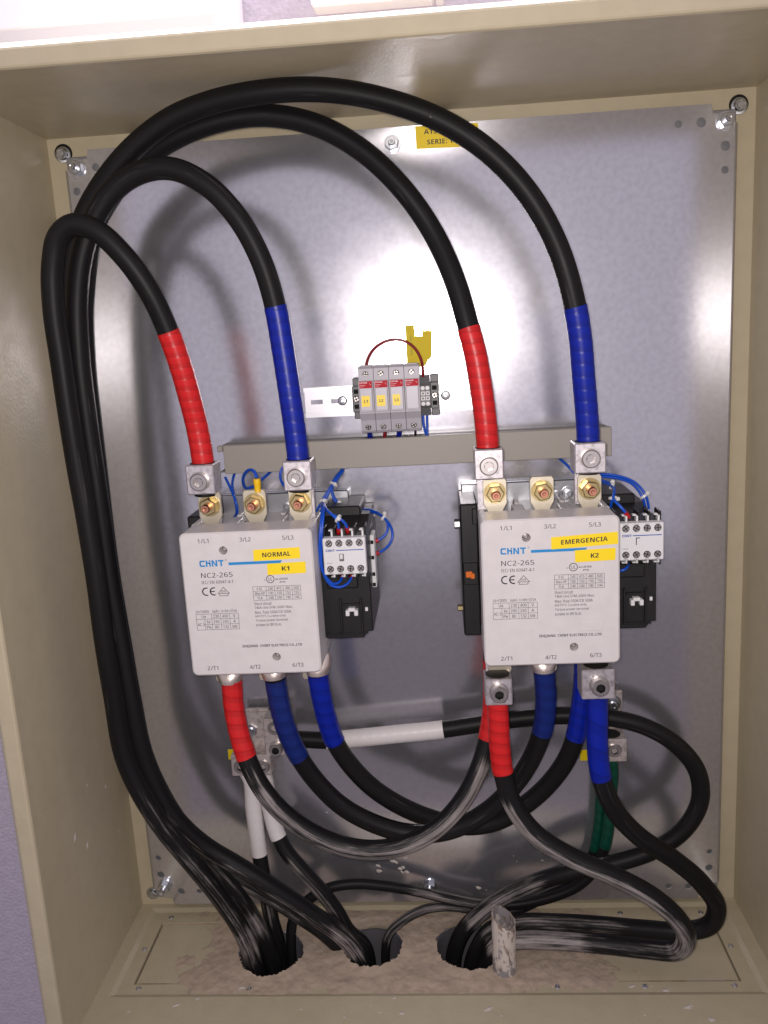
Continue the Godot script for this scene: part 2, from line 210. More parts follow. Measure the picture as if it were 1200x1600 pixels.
		for i in rows - 1:
			for j in last:
				var k := (j + 1) % cols
				var u0 := uvs.position.x + uvs.size.x * j / float(last)
				var u1 := uvs.position.x + uvs.size.x * (j + 1) / float(last)
				var v0 := uvs.position.y + uvs.size.y * i / float(rows - 1)
				var v1 := uvs.position.y + uvs.size.y * (i + 1) / float(rows - 1)
				tri(p[i][j], p[i][k], p[i + 1][k], nn[i][j], nn[i][k], nn[i + 1][k], Vector2(u0, v0), Vector2(u1, v0), Vector2(u1, v1))
				tri(p[i][j], p[i + 1][k], p[i + 1][j], nn[i][j], nn[i + 1][k], nn[i + 1][j], Vector2(u0, v0), Vector2(u1, v1), Vector2(u0, v1))

	func add_mesh(arrays: Array, t: Transform3D):
		var vs: PackedVector3Array = arrays[Mesh.ARRAY_VERTEX]
		var ns: PackedVector3Array = arrays[Mesh.ARRAY_NORMAL]
		var ix = arrays[Mesh.ARRAY_INDEX]
		var order = ix if ix != null and ix.size() else range(vs.size())
		var inv := t.basis.inverse().transposed()
		for i in order:
			v.append(t * vs[i])
			n.append((inv * ns[i]).normalized())
			uv.append(Vector2.ZERO)

	func mesh() -> ArrayMesh:
		var a := []
		a.resize(Mesh.ARRAY_MAX)
		a[Mesh.ARRAY_VERTEX] = v
		a[Mesh.ARRAY_NORMAL] = n
		a[Mesh.ARRAY_TEX_UV] = uv
		var m := ArrayMesh.new()
		m.add_surface_from_arrays(Mesh.PRIMITIVE_TRIANGLES, a)
		return m


# ---------------------------------------------------------------- helpers

func numbered(called: String) -> String:
	if not used.has(called):
		used[called] = 0
		return called
	used[called] += 1
	return "%s_%03d" % [called, used[called]]


func tag(o: Node, label: String, category: String, group := "", kind := ""):
	o.set_meta("label", label)
	o.set_meta("category", category)
	if group: o.set_meta("group", group)
	if kind: o.set_meta("kind", kind)


func thing(called: String, label: String, category: String, at := Vector3.ZERO, group := "") -> Node3D:
	var o := Node3D.new()
	o.name = numbered(called)
	o.position = at
	add_child(o)
	tag(o, label, category, group)
	return o


func part(called: String, mb, m: Material, parent: Node, at := Vector3.ZERO) -> MeshInstance3D:
	var o := MeshInstance3D.new()
	o.mesh = mb.mesh() if mb is MB else mb
	o.material_override = m
	o.name = called if parent != self else numbered(called)
	o.position = at
	parent.add_child(o, true)
	return o


func T(x: float, y: float, z: float) -> Transform3D:
	return Transform3D(Basis.IDENTITY, Vector3(x, y, z))


func along(axis: String, at: Vector3) -> Transform3D:  # a lathe's y turned to another axis
	match axis:
		"z": return Transform3D(Basis(Vector3(1, 0, 0), Vector3(0, 0, 1), Vector3(0, -1, 0)), at)
		"-x": return Transform3D(Basis(Vector3(0, 1, 0), Vector3(-1, 0, 0), Vector3(0, 0, 1)), at)
		"x": return Transform3D(Basis(Vector3(0, -1, 0), Vector3(1, 0, 0), Vector3(0, 0, 1)), at)
	return Transform3D(Basis.IDENTITY, at)


func rrect(w: float, h: float, r: float, k := 5) -> PackedVector2Array:
	var p := PackedVector2Array()
	for c in [[1, 1, 0.0], [-1, 1, 0.5], [-1, -1, 1.0], [1, -1, 1.5]]:
		for i in k + 1:
			var a = PI * (c[2] + 0.5 * i / k)
			p.append(Vector2(c[0] * (w / 2 - r) + cos(a) * r, c[1] * (h / 2 - r) + sin(a) * r))
	return p


func ngon(r: float, k: int, turn := 0.0) -> PackedVector2Array:
	var p := PackedVector2Array()
	for i in k:
		p.append(Vector2(cos(turn + TAU * i / k), sin(turn + TAU * i / k)) * r)
	return p


func poly(a: Array) -> PackedVector2Array:
	var p := PackedVector2Array()
	for q in a:
		p.append(Vector2(q[0], q[1]))
	return p


var fonts := {}
func letters(mb: MB, s: String, x0: float, x1: float, yc: float, h: float, z: float, bold := false, turn := 0.0, slope := 0.0):
	# lettering fitted between x0 and x1 (or centred on x0 when x1 is x0), h high, lying on z
	if not fonts.has(bold):
		var f := SystemFont.new()
		f.font_names = PackedStringArray(["Droid Sans"])
		f.font_weight = 700 if bold else 400
		fonts[bold] = f
	var tm := TextMesh.new()
	tm.font = fonts[bold]
	tm.text = s
	tm.font_size = 32
	tm.pixel_size = 0.01
	tm.depth = 0.02
	tm.curve_step = 3.0
	var a := tm.get_mesh_arrays()
	var lo := Vector3(1e9, 1e9, 1e9)
	var hi := -lo
	for p in a[Mesh.ARRAY_VERTEX]:
		lo = lo.min(p)
		hi = hi.max(p)
	var sy := h / (hi.y - lo.y)
	var sx := sy if x1 <= x0 else (x1 - x0) / (hi.x - lo.x)
	var mid := (lo + hi) / 2
	var sz := 0.00016 / 0.02
	var at := Vector3((x0 + x1) / 2, yc, z)
	var b := Basis(Vector3(0, 0, 1), turn) * Basis(Vector3(sx, sx * slope, 0), Vector3(0, sy, 0), Vector3(0, 0, sz))
	mb.add_mesh(a, Transform3D(b, at - b * mid))


func ntex(freq: float, size := 512, type := FastNoiseLite.TYPE_SIMPLEX_SMOOTH, oct := 4, ramp: Array = [], normal := 0.0, sd := 1) -> NoiseTexture2D:
	var f := FastNoiseLite.new()
	f.noise_type = type
	f.frequency = freq
	f.fractal_octaves = oct
	f.seed = sd
	var t := NoiseTexture2D.new()
	t.width = size
	t.height = size
	t.seamless = true
	t.noise = f
	if ramp:
		var g := Gradient.new()
		g.offsets = PackedFloat32Array(ramp.map(func(r): return r[0]))
		g.colors = PackedColorArray(ramp.map(func(r): return r[1] if r[1] is Color else Color(r[1], r[1], r[1])))
		t.color_ramp = g
	if normal > 0.0:
		t.as_normal_map = true
		t.bump_strength = normal
	return t


func mat(called: String, c: Color, rough := 0.5, metal := 0.0, spec := 0.5) -> StandardMaterial3D:
	var m := StandardMaterial3D.new()
	m.resource_name = called
	m.albedo_color = c
	m.roughness = rough
	m.metallic = metal
	m.metallic_specular = spec
	mats[called] = m
	return m


func triplanar(m: StandardMaterial3D, metres: float):
	m.uv1_triplanar = true
	m.uv1_world_triplanar = true
	m.uv1_scale = Vector3.ONE / metres


func materials():
	var m: StandardMaterial3D
	# cabinet paint: beige powder coat with a fine orange peel
	m = mat("paint", Color(0.74, 0.697, 0.588), 0.42)
	m.albedo_texture = ntex(0.012, 512, FastNoiseLite.TYPE_SIMPLEX_SMOOTH, 5, [[0.0, 0.96], [0.5, 0.985], [1.0, 1.0]], 0.0, 3)
	m.roughness_texture = ntex(0.02, 512, FastNoiseLite.TYPE_SIMPLEX_SMOOTH, 4, [[0.0, 0.8], [1.0, 1.0]], 0.0, 4)
	m.normal_enabled = true
	m.normal_texture = ntex(0.09, 512, FastNoiseLite.TYPE_SIMPLEX_SMOOTH, 3, [], 1.6, 5)
	m.normal_scale = 0.22
	triplanar(m, 0.22)
	# galvanised sheet
	m = mat("zinc_sheet", Color(0.855, 0.853, 0.877), 0.187, 0.88)
	m.albedo_texture = ntex(0.03, 1024, FastNoiseLite.TYPE_SIMPLEX_SMOOTH, 6, [[0.0, 0.93], [0.5, 0.97], [1.0, 1.0]], 0.0, 7)
	m.roughness_texture = ntex(0.006, 1024, FastNoiseLite.TYPE_SIMPLEX_SMOOTH, 7, [[0.0, 0.88], [0.5, 0.95], [1.0, 1.0]], 0.0, 8)
	m.normal_enabled = true
	m.normal_texture = ntex(0.25, 1024, FastNoiseLite.TYPE_SIMPLEX_SMOOTH, 2, [], 2.0, 9)
	m.normal_scale = 0.035
	triplanar(m, 0.30)
	m = mat("zinc_bright", Color(0.80, 0.81, 0.83), 0.3, 1.0)
	m = mat("rail_steel", Color(0.86, 0.86, 0.87), 0.3, 1.0)
	m = mat("alloy", Color(0.83, 0.81, 0.82), 0.42, 0.7)
	m.albedo_texture = ntex(0.02, 256, FastNoiseLite.TYPE_SIMPLEX_SMOOTH, 5, [[0.0, 0.72], [0.5, 0.95], [1.0, 1.0]], 0.0, 11)
	m.normal_enabled = true
	m.normal_texture = ntex(0.1, 256, FastNoiseLite.TYPE_SIMPLEX_SMOOTH, 3, [], 2.0, 12)
	m.normal_scale = 0.2
	triplanar(m, 0.05)
	m = mat("alloy_dirty", Color(0.82, 0.78, 0.76), 0.45, 0.6)
	m.albedo_texture = ntex(0.02, 256, FastNoiseLite.TYPE_SIMPLEX_SMOOTH, 5, [[0.0, 0.72], [0.4, 0.94], [1.0, 1.0]], 0.0, 13)
	m.normal_enabled = true
	m.normal_texture = mats.alloy.normal_texture
	m.normal_scale = 0.2
	triplanar(m, 0.05)
	m = mat("tinned_bar", Color(0.80, 0.77, 0.69), 0.4, 0.75)
	m.normal_enabled = true
	m.normal_texture = ntex(0.12, 256, FastNoiseLite.TYPE_CELLULAR, 1, [], 3.0, 14)
	m.normal_scale = 0.25
	triplanar(m, 0.012)
	m = mat("tinned_lug", Color(0.84, 0.79, 0.75), 0.32, 0.8)
	m.normal_enabled = true
	m.normal_texture = mats.alloy.normal_texture
	m.normal_scale = 0.5
	triplanar(m, 0.04)
	mat("yellow_zinc", Color(0.78, 0.71, 0.52), 0.3, 1.0)
	mat("copper_stud", Color(0.80, 0.56, 0.46), 0.38, 1.0)
	mat("steel_screw", Color(0.74, 0.72, 0.71), 0.33, 0.9)
	mat("screw_dark", Color(0.52, 0.51, 0.50), 0.24, 1.0)
	mat("socket_dark", Color(0.10, 0.095, 0.09), 0.6, 0.3)
	m = mat("cover_white", Color(0.835, 0.815, 0.805), 0.38)
	m.albedo_texture = ntex(0.015, 256, FastNoiseLite.TYPE_SIMPLEX_SMOOTH, 5, [[0.0, 0.965], [1.0, 1.0]], 0.0, 15)
	m.normal_enabled = true
	m.normal_texture = ntex(0.2, 256, FastNoiseLite.TYPE_SIMPLEX_SMOOTH, 2, [], 2.0, 16)
	m.normal_scale = 0.06
	triplanar(m, 0.08)
	mat("housing_grey", Color(0.76, 0.745, 0.735), 0.36)
	m = mat("black_plastic", Color(0.105, 0.10, 0.105), 0.42)
	m.albedo_texture = ntex(0.02, 256, FastNoiseLite.TYPE_SIMPLEX_SMOOTH, 5, [[0.0, 0.7], [1.0, 1.0]], 0.0, 17)
	triplanar(m, 0.06)
	mat("aux_white", Color(0.86, 0.86, 0.86), 0.38)
	mat("fuse_grey", Color(0.68, 0.67, 0.69), 0.42)
	mat("fuse_handle", Color(0.73, 0.72, 0.745), 0.35)
	mat("terminal_grey", Color(0.40, 0.40, 0.405), 0.45)
	mat("label_red", Color(0.72, 0.06, 0.15), 0.5, 0.0, 0.3)
	mat("duct_plastic", Color(0.60, 0.58, 0.54), 0.45)
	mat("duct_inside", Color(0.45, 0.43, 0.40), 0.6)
	mat("print_black", Color(0.14, 0.14, 0.15), 0.5)
	mat("print_blue", Color(0.10, 0.52, 0.76), 0.45)
	mat("print_deep_blue", Color(0.10, 0.30, 0.62), 0.45)
	mat("print_white", Color(0.9, 0.88, 0.88), 0.5)
	mat("sticker_yellow", Color(0.96, 0.84, 0.10), 0.38)
	mat("sticker_foil", Color(0.83, 0.74, 0.10), 0.5, 0.0, 0.3)
	mat("orange_plastic", Color(0.85, 0.43, 0.12), 0.4)
	mat("nylon", Color(0.83, 0.83, 0.82), 0.35)
	mat("wire_blue", Color(0.035, 0.30, 0.74), 0.34)
	mat("wire_navy", Color(0.03, 0.10, 0.50), 0.36)
	mat("wire_red", Color(0.50, 0.06, 0.09), 0.38)
	mat("wire_black", Color(0.06, 0.06, 0.065), 0.4)
	mat("ferrule_red", Color(0.66, 0.06, 0.08), 0.4)
	mat("ring_yellow", Color(0.92, 0.74, 0.05), 0.35)
	var wraps := Image.create(32, 256, false, Image.FORMAT_RGB8)  # eight turns of tape: each lap doubles the film and darkens it a little
	for v in 256:
		for u in 32:
			var e := fposmod(v / 32.0 + u / 32.0, 1.0)
			var g := 1.0
			if e < 0.08: g = 0.86
			elif e < 0.42: g = 0.93
			wraps.set_pixel(u, v, Color(g, g, g))
	var wrap_tex := ImageTexture.create_from_image(wraps)
	for t in [["tape_red", Color(0.80, 0.13, 0.135)], ["tape_blue", Color(0.035, 0.13, 0.58)], ["tape_navy", Color(0.075, 0.15, 0.42)], ["tape_white", Color(0.86, 0.84, 0.83)], ["tape_green", Color(0.03, 0.26, 0.20)]]:
		m = mat(t[0], t[1], 0.36, 0.0, 0.4)
		if t[0] != "tape_white": m.albedo_texture = wrap_tex
	# plaster
	m = mat("plaster", Color(0.735, 0.66, 0.58), 0.9)
	m.albedo_texture = ntex(0.012, 512, FastNoiseLite.TYPE_SIMPLEX_SMOOTH, 6, [[0.0, 0.86], [0.45, 0.95], [1.0, 1.0]], 0.0, 21)
	m.normal_enabled = true
	m.normal_texture = ntex(0.03, 512, FastNoiseLite.TYPE_SIMPLEX_SMOOTH, 5, [], 4.0, 22)
	m.normal_scale = 0.5
	triplanar(m, 0.12)
	mat("plaster_fleck", Color(0.76, 0.73, 0.69), 0.9)
	m = mat("pipe_grey", Color(0.36, 0.355, 0.37), 0.5)
	m = mat("wall_paint", Color(0.74, 0.71, 0.77), 0.85)
	m.albedo_texture = ntex(0.02, 512, FastNoiseLite.TYPE_SIMPLEX_SMOOTH, 5, [[0.0, 0.93], [1.0, 1.0]], 0.0, 23)
	m.normal_enabled = true
	m.normal_texture = ntex(0.06, 512, FastNoiseLite.TYPE_SIMPLEX_SMOOTH, 4, [], 3.0, 24)
	m.normal_scale = 0.5
	triplanar(m, 0.2)
	mat("floor_tile", Color(0.46, 0.43, 0.43), 0.6)
	mat("box_white", Color(0.90, 0.89, 0.91), 0.5)
	mat("rear_steel", Color(0.55, 0.55, 0.56), 0.5, 0.4)
	mat("hole_dark", Color(0.05, 0.045, 0.04), 0.9)
	mat("lamp_housing", Color(0.85, 0.85, 0.85), 0.5)
	m = mat("lamp_glow", Color(0.95, 0.95, 1.0), 0.5)
	m.emission_enabled = true
	m.emission = Color(1.0, 0.97, 1.0)
	m.emission_energy_multiplier = 3.0


# ---------------------------------------------------------------- cables

func route(ctrl: Array, step: float) -> Dictionary:
	# even steps along a smooth curve through the control points, with frames that do not twist
	var dense := PackedVector3Array()
	var par := PackedFloat32Array()
	for i in ctrl.size() - 1:
		var p0: Vector3 = ctrl[maxi(i - 1, 0)]
		var p1: Vector3 = ctrl[i]
		var p2: Vector3 = ctrl[i + 1]
		var p3: Vector3 = ctrl[mini(i + 2, ctrl.size() - 1)]
		for k in 20:
			var t := k / 20.0
			dense.append(p1.cubic_interpolate_in_time(p2, p0, p3, t, p1.distance_to(p2), -maxf(p0.distance_to(p1), 1e-4), p1.distance_to(p2) + maxf(p2.distance_to(p3), 1e-4)))
			par.append(i + t)
	dense.append(ctrl[-1])
	par.append(ctrl.size() - 1)
	var pts := PackedVector3Array([dense[0]])
	var at := PackedFloat32Array([0.0])
	var left := step
	for i in dense.size() - 1:
		var d := dense[i].distance_to(dense[i + 1])
		var done := 0.0
		while d - done >= left:
			done += left
			left = step
			pts.append(dense[i].lerp(dense[i + 1], done / d))
			at.append(lerpf(par[i], par[i + 1], done / d))
		left -= d - done
	var smooth := pts.duplicate()  # take the last kinks out
	for pass_ in 6:
		for i in range(1, pts.size() - 1):
			smooth[i] = (pts[i - 1] + pts[i] * 2.0 + pts[i + 1]) / 4.0
		pts = smooth.duplicate()
	var tang := PackedVector3Array()
	var nor := PackedVector3Array()
	for i in pts.size():
		var t := (pts[mini(i + 1, pts.size() - 1)] - pts[maxi(i - 1, 0)]).normalized()
		tang.append(t)
		var m: Vector3 = nor[i - 1] if i else (Vector3(0, 0, 1) if absf(t.z) < 0.8 else Vector3(1, 0, 0))
		nor.append((m - t * m.dot(t)).normalized())
	return {"p": pts, "t": tang, "n": nor, "at": at, "step": step}


func tube(r: Dictionary, from: float, to: float, radius: Callable, seg: int, base: Vector3) -> MB:
	var mb := MB.new()
	var rows := []
	var lim := [1e9, -1e9]
	var mean := 0.0
	for i in r.p.size():
		if r.at[i] < from or r.at[i] > to:
			continue
		lim = [minf(lim[0], i), maxf(lim[1], i)]
		var line := PackedVector3Array()
		var b: Vector3 = r.t[i].cross(r.n[i])
		for j in seg:
			var a := TAU * j / seg
			var dir: Vector3 = r.n[i] * cos(a) + b * sin(a)
			line.append(r.p[i] + dir * radius.call(i * r.step, a) - base)
		rows.append(line)
	var last := float(r.p.size() - 1)
	mb.sheet(rows, true, Rect2(0, lim[0] / last, 1, (lim[1] - lim[0]) / last))
	for e in [0, rows.size() - 1]:
		var c := Vector3.ZERO
		for q in rows[e]:
			c += q / seg
		for j in seg:
			if e == 0: mb.flat(c, rows[e][(j + 1) % seg], rows[e][j])
			else: mb.flat(c, rows[e][j], rows[e][(j + 1) % seg])
	return mb


func jacket_material(r: Dictionary, dirt: Array, sd: int) -> StandardMaterial3D:
	# black rubber with scuffs, and dried plaster smeared on where the photograph has it: [from, to, side, spread, amount]
	var h := mini(r.p.size() * 2, 1024)
	var w := 64
	var im := Image.create(w, h, false, Image.FORMAT_RGB8)
	for y in h:
		var f := float(y) / (h - 1)
		var i := mini(int(f * (r.p.size() - 1)), r.p.size() - 1)
		var s: float = f * (r.p.size() - 1) * r.step
		var at: float = r.at[i]
		var near := []
		for d in dirt:
			var e: float = minf(at - d[0], d[1] - at)
			if e > -0.4:
				near.append([d, clampf(e / 0.6 + 0.5, 0.0, 1.0)])
		var b: Vector3 = r.t[i].cross(r.n[i])
		for x in w:
			var a := TAU * x / w
			var cs := cos(a)
			var sn := sin(a)
			var g := 0.010 + 0.006 * noise.get_noise_3d(cs * 90 + sd * 50, sn * 90, s * 300)
			var scuff := noise.get_noise_3d(cs * 260 + sd * 77, sn * 260, s * 700)
			g += maxf(0.0, scuff - 0.42) * 0.16
			var dust := 0.0
			var dir: Vector3 = r.n[i] * cs + b * sn
			for q in near:
				var d: Array = q[0]
				var side: float = 1.0 if d[2] == Vector3.ZERO else smoothstep(d[3] - 0.45, d[3] + 0.3, dir.dot(d[2]))
				var patch := noise.get_noise_3d(cs * 130 + sd * 13, sn * 130, s * 1600 + 70)
				var streak := noise.get_noise_3d(cs * 700 + sd * 13, sn * 700, s * 330)
				var grain := noise.get_noise_3d(cs * 1100, sn * 1100 + sd * 9, s * 4200)
				var amount: float = side * q[1] * d[4] * 0.95 + patch * 0.48 + streak * 0.62 + grain * 0.26 - 0.56
				dust = maxf(dust, smoothstep(-0.08, 0.85, amount) * minf(1.0, side * q[1] * 3.0))
			var fleck := noise.get_noise_3d(cs * 500 + sd * 31, sn * 500, s * 1900 + 400)
			if fleck > 0.74: dust = maxf(dust, 0.75)
			var c := Color(g, g * 0.96, g).lerp(Color(0.31, 0.28, 0.26), clampf(dust, 0, 0.9))
			im.set_pixel(x, y, c.linear_to_srgb())
	var m := StandardMaterial3D.new()
	m.resource_name = "cable_rubber"
	m.albedo_texture = ImageTexture.create_from_image(im)
	m.roughness = 0.46
	m.metallic_specular = 0.28
	return m


func cable(called: String, label: String, group: String, key: String, rad: float, tapes: Array, dirt := [], sd := 1, sag := 0.0) -> Node3D:
	var ctrl: Array = CABLES[key]
	var base: Vector3 = ctrl[0]
	var o := thing(called, label, "cable", base, group)
	var r := route(ctrl, 0.003)
	var wob := func(s, a): return rad * (1.0 + 0.008 * sin(s * 31.0 + sd) + 0.006 * cos(2.0 * a + s * 17.0))
	part("jacket", tube(r, -1, 999, wob, 28, base), jacket_material(r, dirt, sd), o)
	if tapes:
		var fine := route(ctrl, 0.0011)
		for t in tapes:  # [from, to, material, pitch, wrinkle]
			var rough: float = t[4]
			var lap := func(s, a): return rad * 1.012 + 0.0005 + 0.00022 * fposmod(s / t[3] + a / TAU, 1.0) + rough * 0.0011 * noise.get_noise_3d(cos(a) * 140, sin(a) * 140 + sd * 40, s * 900)
			var film: StandardMaterial3D = mats[t[2]].duplicate()
			film.uv1_scale = Vector3(1, fine.p.size() * 0.0011 / (8.0 * t[3]), 1)
			part("tape", tube(fine, t[0], t[1], lap, 32, base), film, o)
	return o


func crimp(o: Node3D, at: Vector3, base: Vector3, length: float, flat := 0.85):
	# tinned cable lug: barrel pressed round the conductor, opening into a flat palm
	var mb := MB.new()
	var rows := []
	for i in 13:
		var f := i / 12.0
		var line := PackedVector3Array()
		for j in 28:
			var a := -TAU * j / 28
			var wide := lerpf(0.0125, 0.0155, smoothstep(0.0, 0.45, f)) - 0.003 * smoothstep(0.8, 1.0, f)
			var deep := lerpf(0.0125, 0.0045, smoothstep(0.1, 0.9, f) * flat)
			line.append(at - base + Vector3(cos(a) * wide, f * length, sin(a) * deep))
		rows.append(line)
	mb.sheet(rows, true)
	var c := Vector3.ZERO
	for q in rows[12]:
		c += q / 28.0
	for j in 28:
		mb.flat(c, rows[12][j], rows[12][(j + 1) % 28])
	part("crimp_lug", mb, mats.tinned_lug, o)


func wire(called: String, label: String, group: String, key: String, m: String, rad := 0.0015, ends := []):
	var ctrl: Array = WIRES[key]
	var o := thing(called, label, "wire", ctrl[0], group)
	var r := route(ctrl, 0.0015)
	part("insulation", tube(r, -1, 999, func(_s, _a): return rad, 12, ctrl[0]), mats[m], o)
	for e in ends:  # ferrules: [which end]
		var i: int = r.p.size() - 1 if e == 1 else 0
		var d: Vector3 = r.t[i] * (1.0 if e == 1 else -1.0)
		var side := d.cross(Vector3(0, 0, 1)).normalized()
		var mb := MB.new()
		mb.lathe(Transform3D(Basis(side, d, side.cross(d)), r.p[i] - d * 0.0035 - ctrl[0]), [[0.0, 0.0], [0.0024, 0.0], [0.0024, 0.0045], [0.0018, 0.0075], [0.0, 0.0075]], 12)
		part("ferrule", mb, mats.ferrule_red, o)


func tie(at: Vector3, dir: Vector3, r: float, label: String, head: Vector3):
	var o := thing("cable_tie", label, "cable tie", at, "white nylon ties on the control wires")
	var d := dir.normalized()
	var s := d.cross(Vector3(0.3, 0.2, 1)).normalized()
	var t := Transform3D(Basis(s, d, s.cross(d)), Vector3.ZERO)
	var mb := MB.new()
	mb.lathe(t, [[r, -0.0013], [r + 0.0011, -0.0013], [r + 0.0011, 0.0013], [r, 0.0013], [r, -0.0013]], 18)
	part("strap", mb, mats.nylon, o)
	mb = MB.new()
	mb.box(Transform3D(t.basis, head.normalized() * (r + 0.0018)), Vector3(0.0042, 0.0042, 0.0042), 0.0008)
	part("head", mb, mats.nylon, o)


# ---------------------------------------------------------------- hardware

func hex_stud(parent: Node, at: Vector3, r: float, thick: float, stud_r: float, stud_l: float, nut_m: String, stud_m: String, turn := 0.2, washer := true):
	var mb := MB.new()
	if washer:
		mb.lathe(along("z", at), [[0.0, 0.0], [r * 1.22, 0.0], [r * 1.22, 0.0016], [0.0, 0.0016]], 24)
		part("washer", mb, mats[nut_m], parent)
		mb = MB.new()
	mb.prism(Transform3D(Basis.IDENTITY, at), ngon(r, 6, turn), 0.0017, 0.0017 + thick, r * 0.09)
	part("nut", mb, mats[nut_m], parent)
	mb = MB.new()
	mb.lathe(along("z", at), [[stud_r, 0.0], [stud_r, stud_l * 0.86], [stud_r * 0.8, stud_l], [stud_r * 0.45, stud_l], [stud_r * 0.2, stud_l * 0.97], [0.0, stud_l * 0.97]], 18)
	part("stud", mb, mats[stud_m], parent)


func socket_screw(called: String, parent: Node, at: Vector3, r: float, out: float, m: String, sock := 0.5, dark := false):
	# round set screw with a hexagon socket sunk into it
	var mb := MB.new()
	var rs := r * sock
	mb.lathe(along("z", at), [[r * 1.12, 0.0], [r * 1.12, 0.0004], [r, 0.0004], [r, out - 0.0012], [r * 0.88, out], [rs * 1.05, out]], 26)
	var o := part(called, mb, mats[m], parent)
	mb = MB.new()
	var h := ngon(rs * 1.05, 6, 0.4)
	for i in 6:
		var a := h[i]
		var b := h[(i + 1) % 6]
		mb.quad(at + Vector3(b.x, b.y, out), at + Vector3(b.x, b.y, out - 0.0045), at + Vector3(a.x, a.y, out - 0.0045), at + Vector3(a.x, a.y, out))
	mb.cap(Transform3D(Basis.IDENTITY, at), h, out - 0.0045, true)
	part("socket", mb, mats.socket_dark if dark else mats[m], o)


func cross_screw(called: String, parent: Node, at: Vector3, r: float, m := "steel_screw", turn := 0.5):
	# a screw head lying in a dark well
	var mb := MB.new()
	mb.lathe(along("z", at), [[0.0, 0.0001], [r * 1.22, 0.0001], [r * 1.22, 0.0003], [0.0, 0.0003]], 20)
	var o := part(called, mb, mats.socket_dark, parent)
	mb = MB.new()
	var slot := r * 0.13
	for q in 4:  # four quarters leave a real cross slot
		var p := PackedVector2Array([Vector2(slot, slot)])
		for k in 6:
			var a := lerpf(0.13, PI / 2 - 0.13, k / 5.0)
			p.append(Vector2(cos(a), sin(a)) * r)
		mb.prism(Transform3D(Basis(Vector3(0, 0, 1), turn + q * PI / 2), at), p, 0.0003, 0.0013, 0.0003)
	part("head", mb, mats[m], o)


func lug(label: String, at: Vector3, size: Vector3, up: bool, screw: Vector2, sunk := true) -> Node3D:
	# mechanical lug: alloy block with a set screw in front, cable bore through it, tongue behind; at = middle of the front face
	var o := thing("mechanical_lug", label, "cable lug", at, "alloy screw lugs on the contactor terminals")
	var mb := MB.new()
	mb.box(T(0, 0, -size.z / 2), size, 0.0012)
	var b := part("block", mb, mats.alloy, o)
	socket_screw("set_screw", o, Vector3(screw.x - at.x, screw.y - at.y, 0), 0.0094, 0.0068 if up else 0.0105, "steel_screw", 0.5, not up)
	mb = MB.new()
	var s := -1.0 if up else 1.0
	mb.box(T(0, s * (size.y / 2 + 0.018), -size.z + 0.0018), Vector3(0.024, 0.038, 0.0036), 0.0005)
	part("tongue", mb, mats.alloy, o)
	mb = MB.new()  # rim of the bore on the top face
	mb.lathe(T(0, size.y / 2, -0.016), [[0.0, 0.0001], [0.0128, 0.0001], [0.0132, 0.0006], [0.0, 0.0006]], 26)
	part("bore", mb, mats.socket_dark, b)
	return o


func chint_logo(mb: MB, x0: float, x1: float, yc: float, h: float, z: float):
	# the maker's mark as it stands on the cover: C, h and i joined, N, T in square strokes
	var t := 0.24
	var bars := []  # x, y, w, h in units of the letter height, y from the base
	var x := 0.0
	bars += [[x, t * 0.6, t, 1.0 - t * 1.2], [x + t * 0.5, 0.0, 0.72, t], [x + t * 0.5, 1.0 - t, 0.72, t]]
	x += 0.98
	bars += [[x, 0.0, t, 1.0], [x + t, 0.45, 0.42, t], [x + 0.52, 0.0, t, 0.62], [x + 0.52, 0.76, t, 0.24]]
	x += 0.92
	bars += [[x, 0.0, t, 1.0], [x + 0.62, 0.0, t, 1.0]]
	var nx := x
	x += 1.0
	bars += [[x, 1.0 - t, 0.86, t], [x + 0.34, 0.0, t, 1.0 - t]]
	var k := (x1 - x0) / (x + 0.86)
	for b in bars:
		mb.box(T(x0 + (b[0] + b[2] / 2) * k, yc - h / 2 + (b[1] + b[3] / 2) * h, z + 0.00008), Vector3(b[2] * k, b[3] * h, 0.00016))
	var p := poly([[x0 + (nx + t) * k, yc + h / 2], [x0 + (nx + t * 0.2) * k, yc + h / 2], [x0 + (nx + 0.62 - t * 0.1) * k, yc - h / 2], [x0 + (nx + 0.62 + t * 0.8) * k, yc - h / 2]])
	mb.prism(T(0, 0, z), p, 0.0, 0.00015)


func lines(mb: MB, z: float, segs: Array, w := 0.00028):
	for s in segs:
		var a := Vector2(s[0], s[1])
		var b := Vector2(s[2], s[3])
		var d := b - a
		mb.box(Transform3D(Basis(Vector3(0, 0, 1), d.angle()), Vector3((a.x + b.x) / 2, (a.y + b.y) / 2, z + 0.00008)), Vector3(d.length() + w, w, 0.00016))


func ring(mb: MB, c: Vector2, r: float, z: float, w := 0.0005, from := 0.0, to := TAU):
	var k := 28
	for i in k:
		var a := lerpf(from, to, i / float(k))
		var b := lerpf(from, to, (i + 1.0) / k)
		lines(mb, z, [[c.x + cos(a) * r, c.y + sin(a) * r, c.x + cos(b) * r, c.y + sin(b) * r]], w)


func sticker(parent: Node, corners: Array, z: float, words: Array, m := "sticker_yellow"):
	# a thin label with its words: [text, centre x, centre y, width, height]
	var mb := MB.new()
	mb.prism(T(0, 0, z), poly(corners), 0.00002, 0.00022)
	var o := part("label_sticker", mb, mats[m], parent)
	if words:
		mb = MB.new()
		for w in words:
			letters(mb, w[0], w[1] - w[3] / 2, w[1] + w[3] / 2, w[2], w[4], z + 0.00022, true, 0.0, w[5] if w.size() > 5 else 0.0)
		part("lettering", mb, mats.print_black, o)


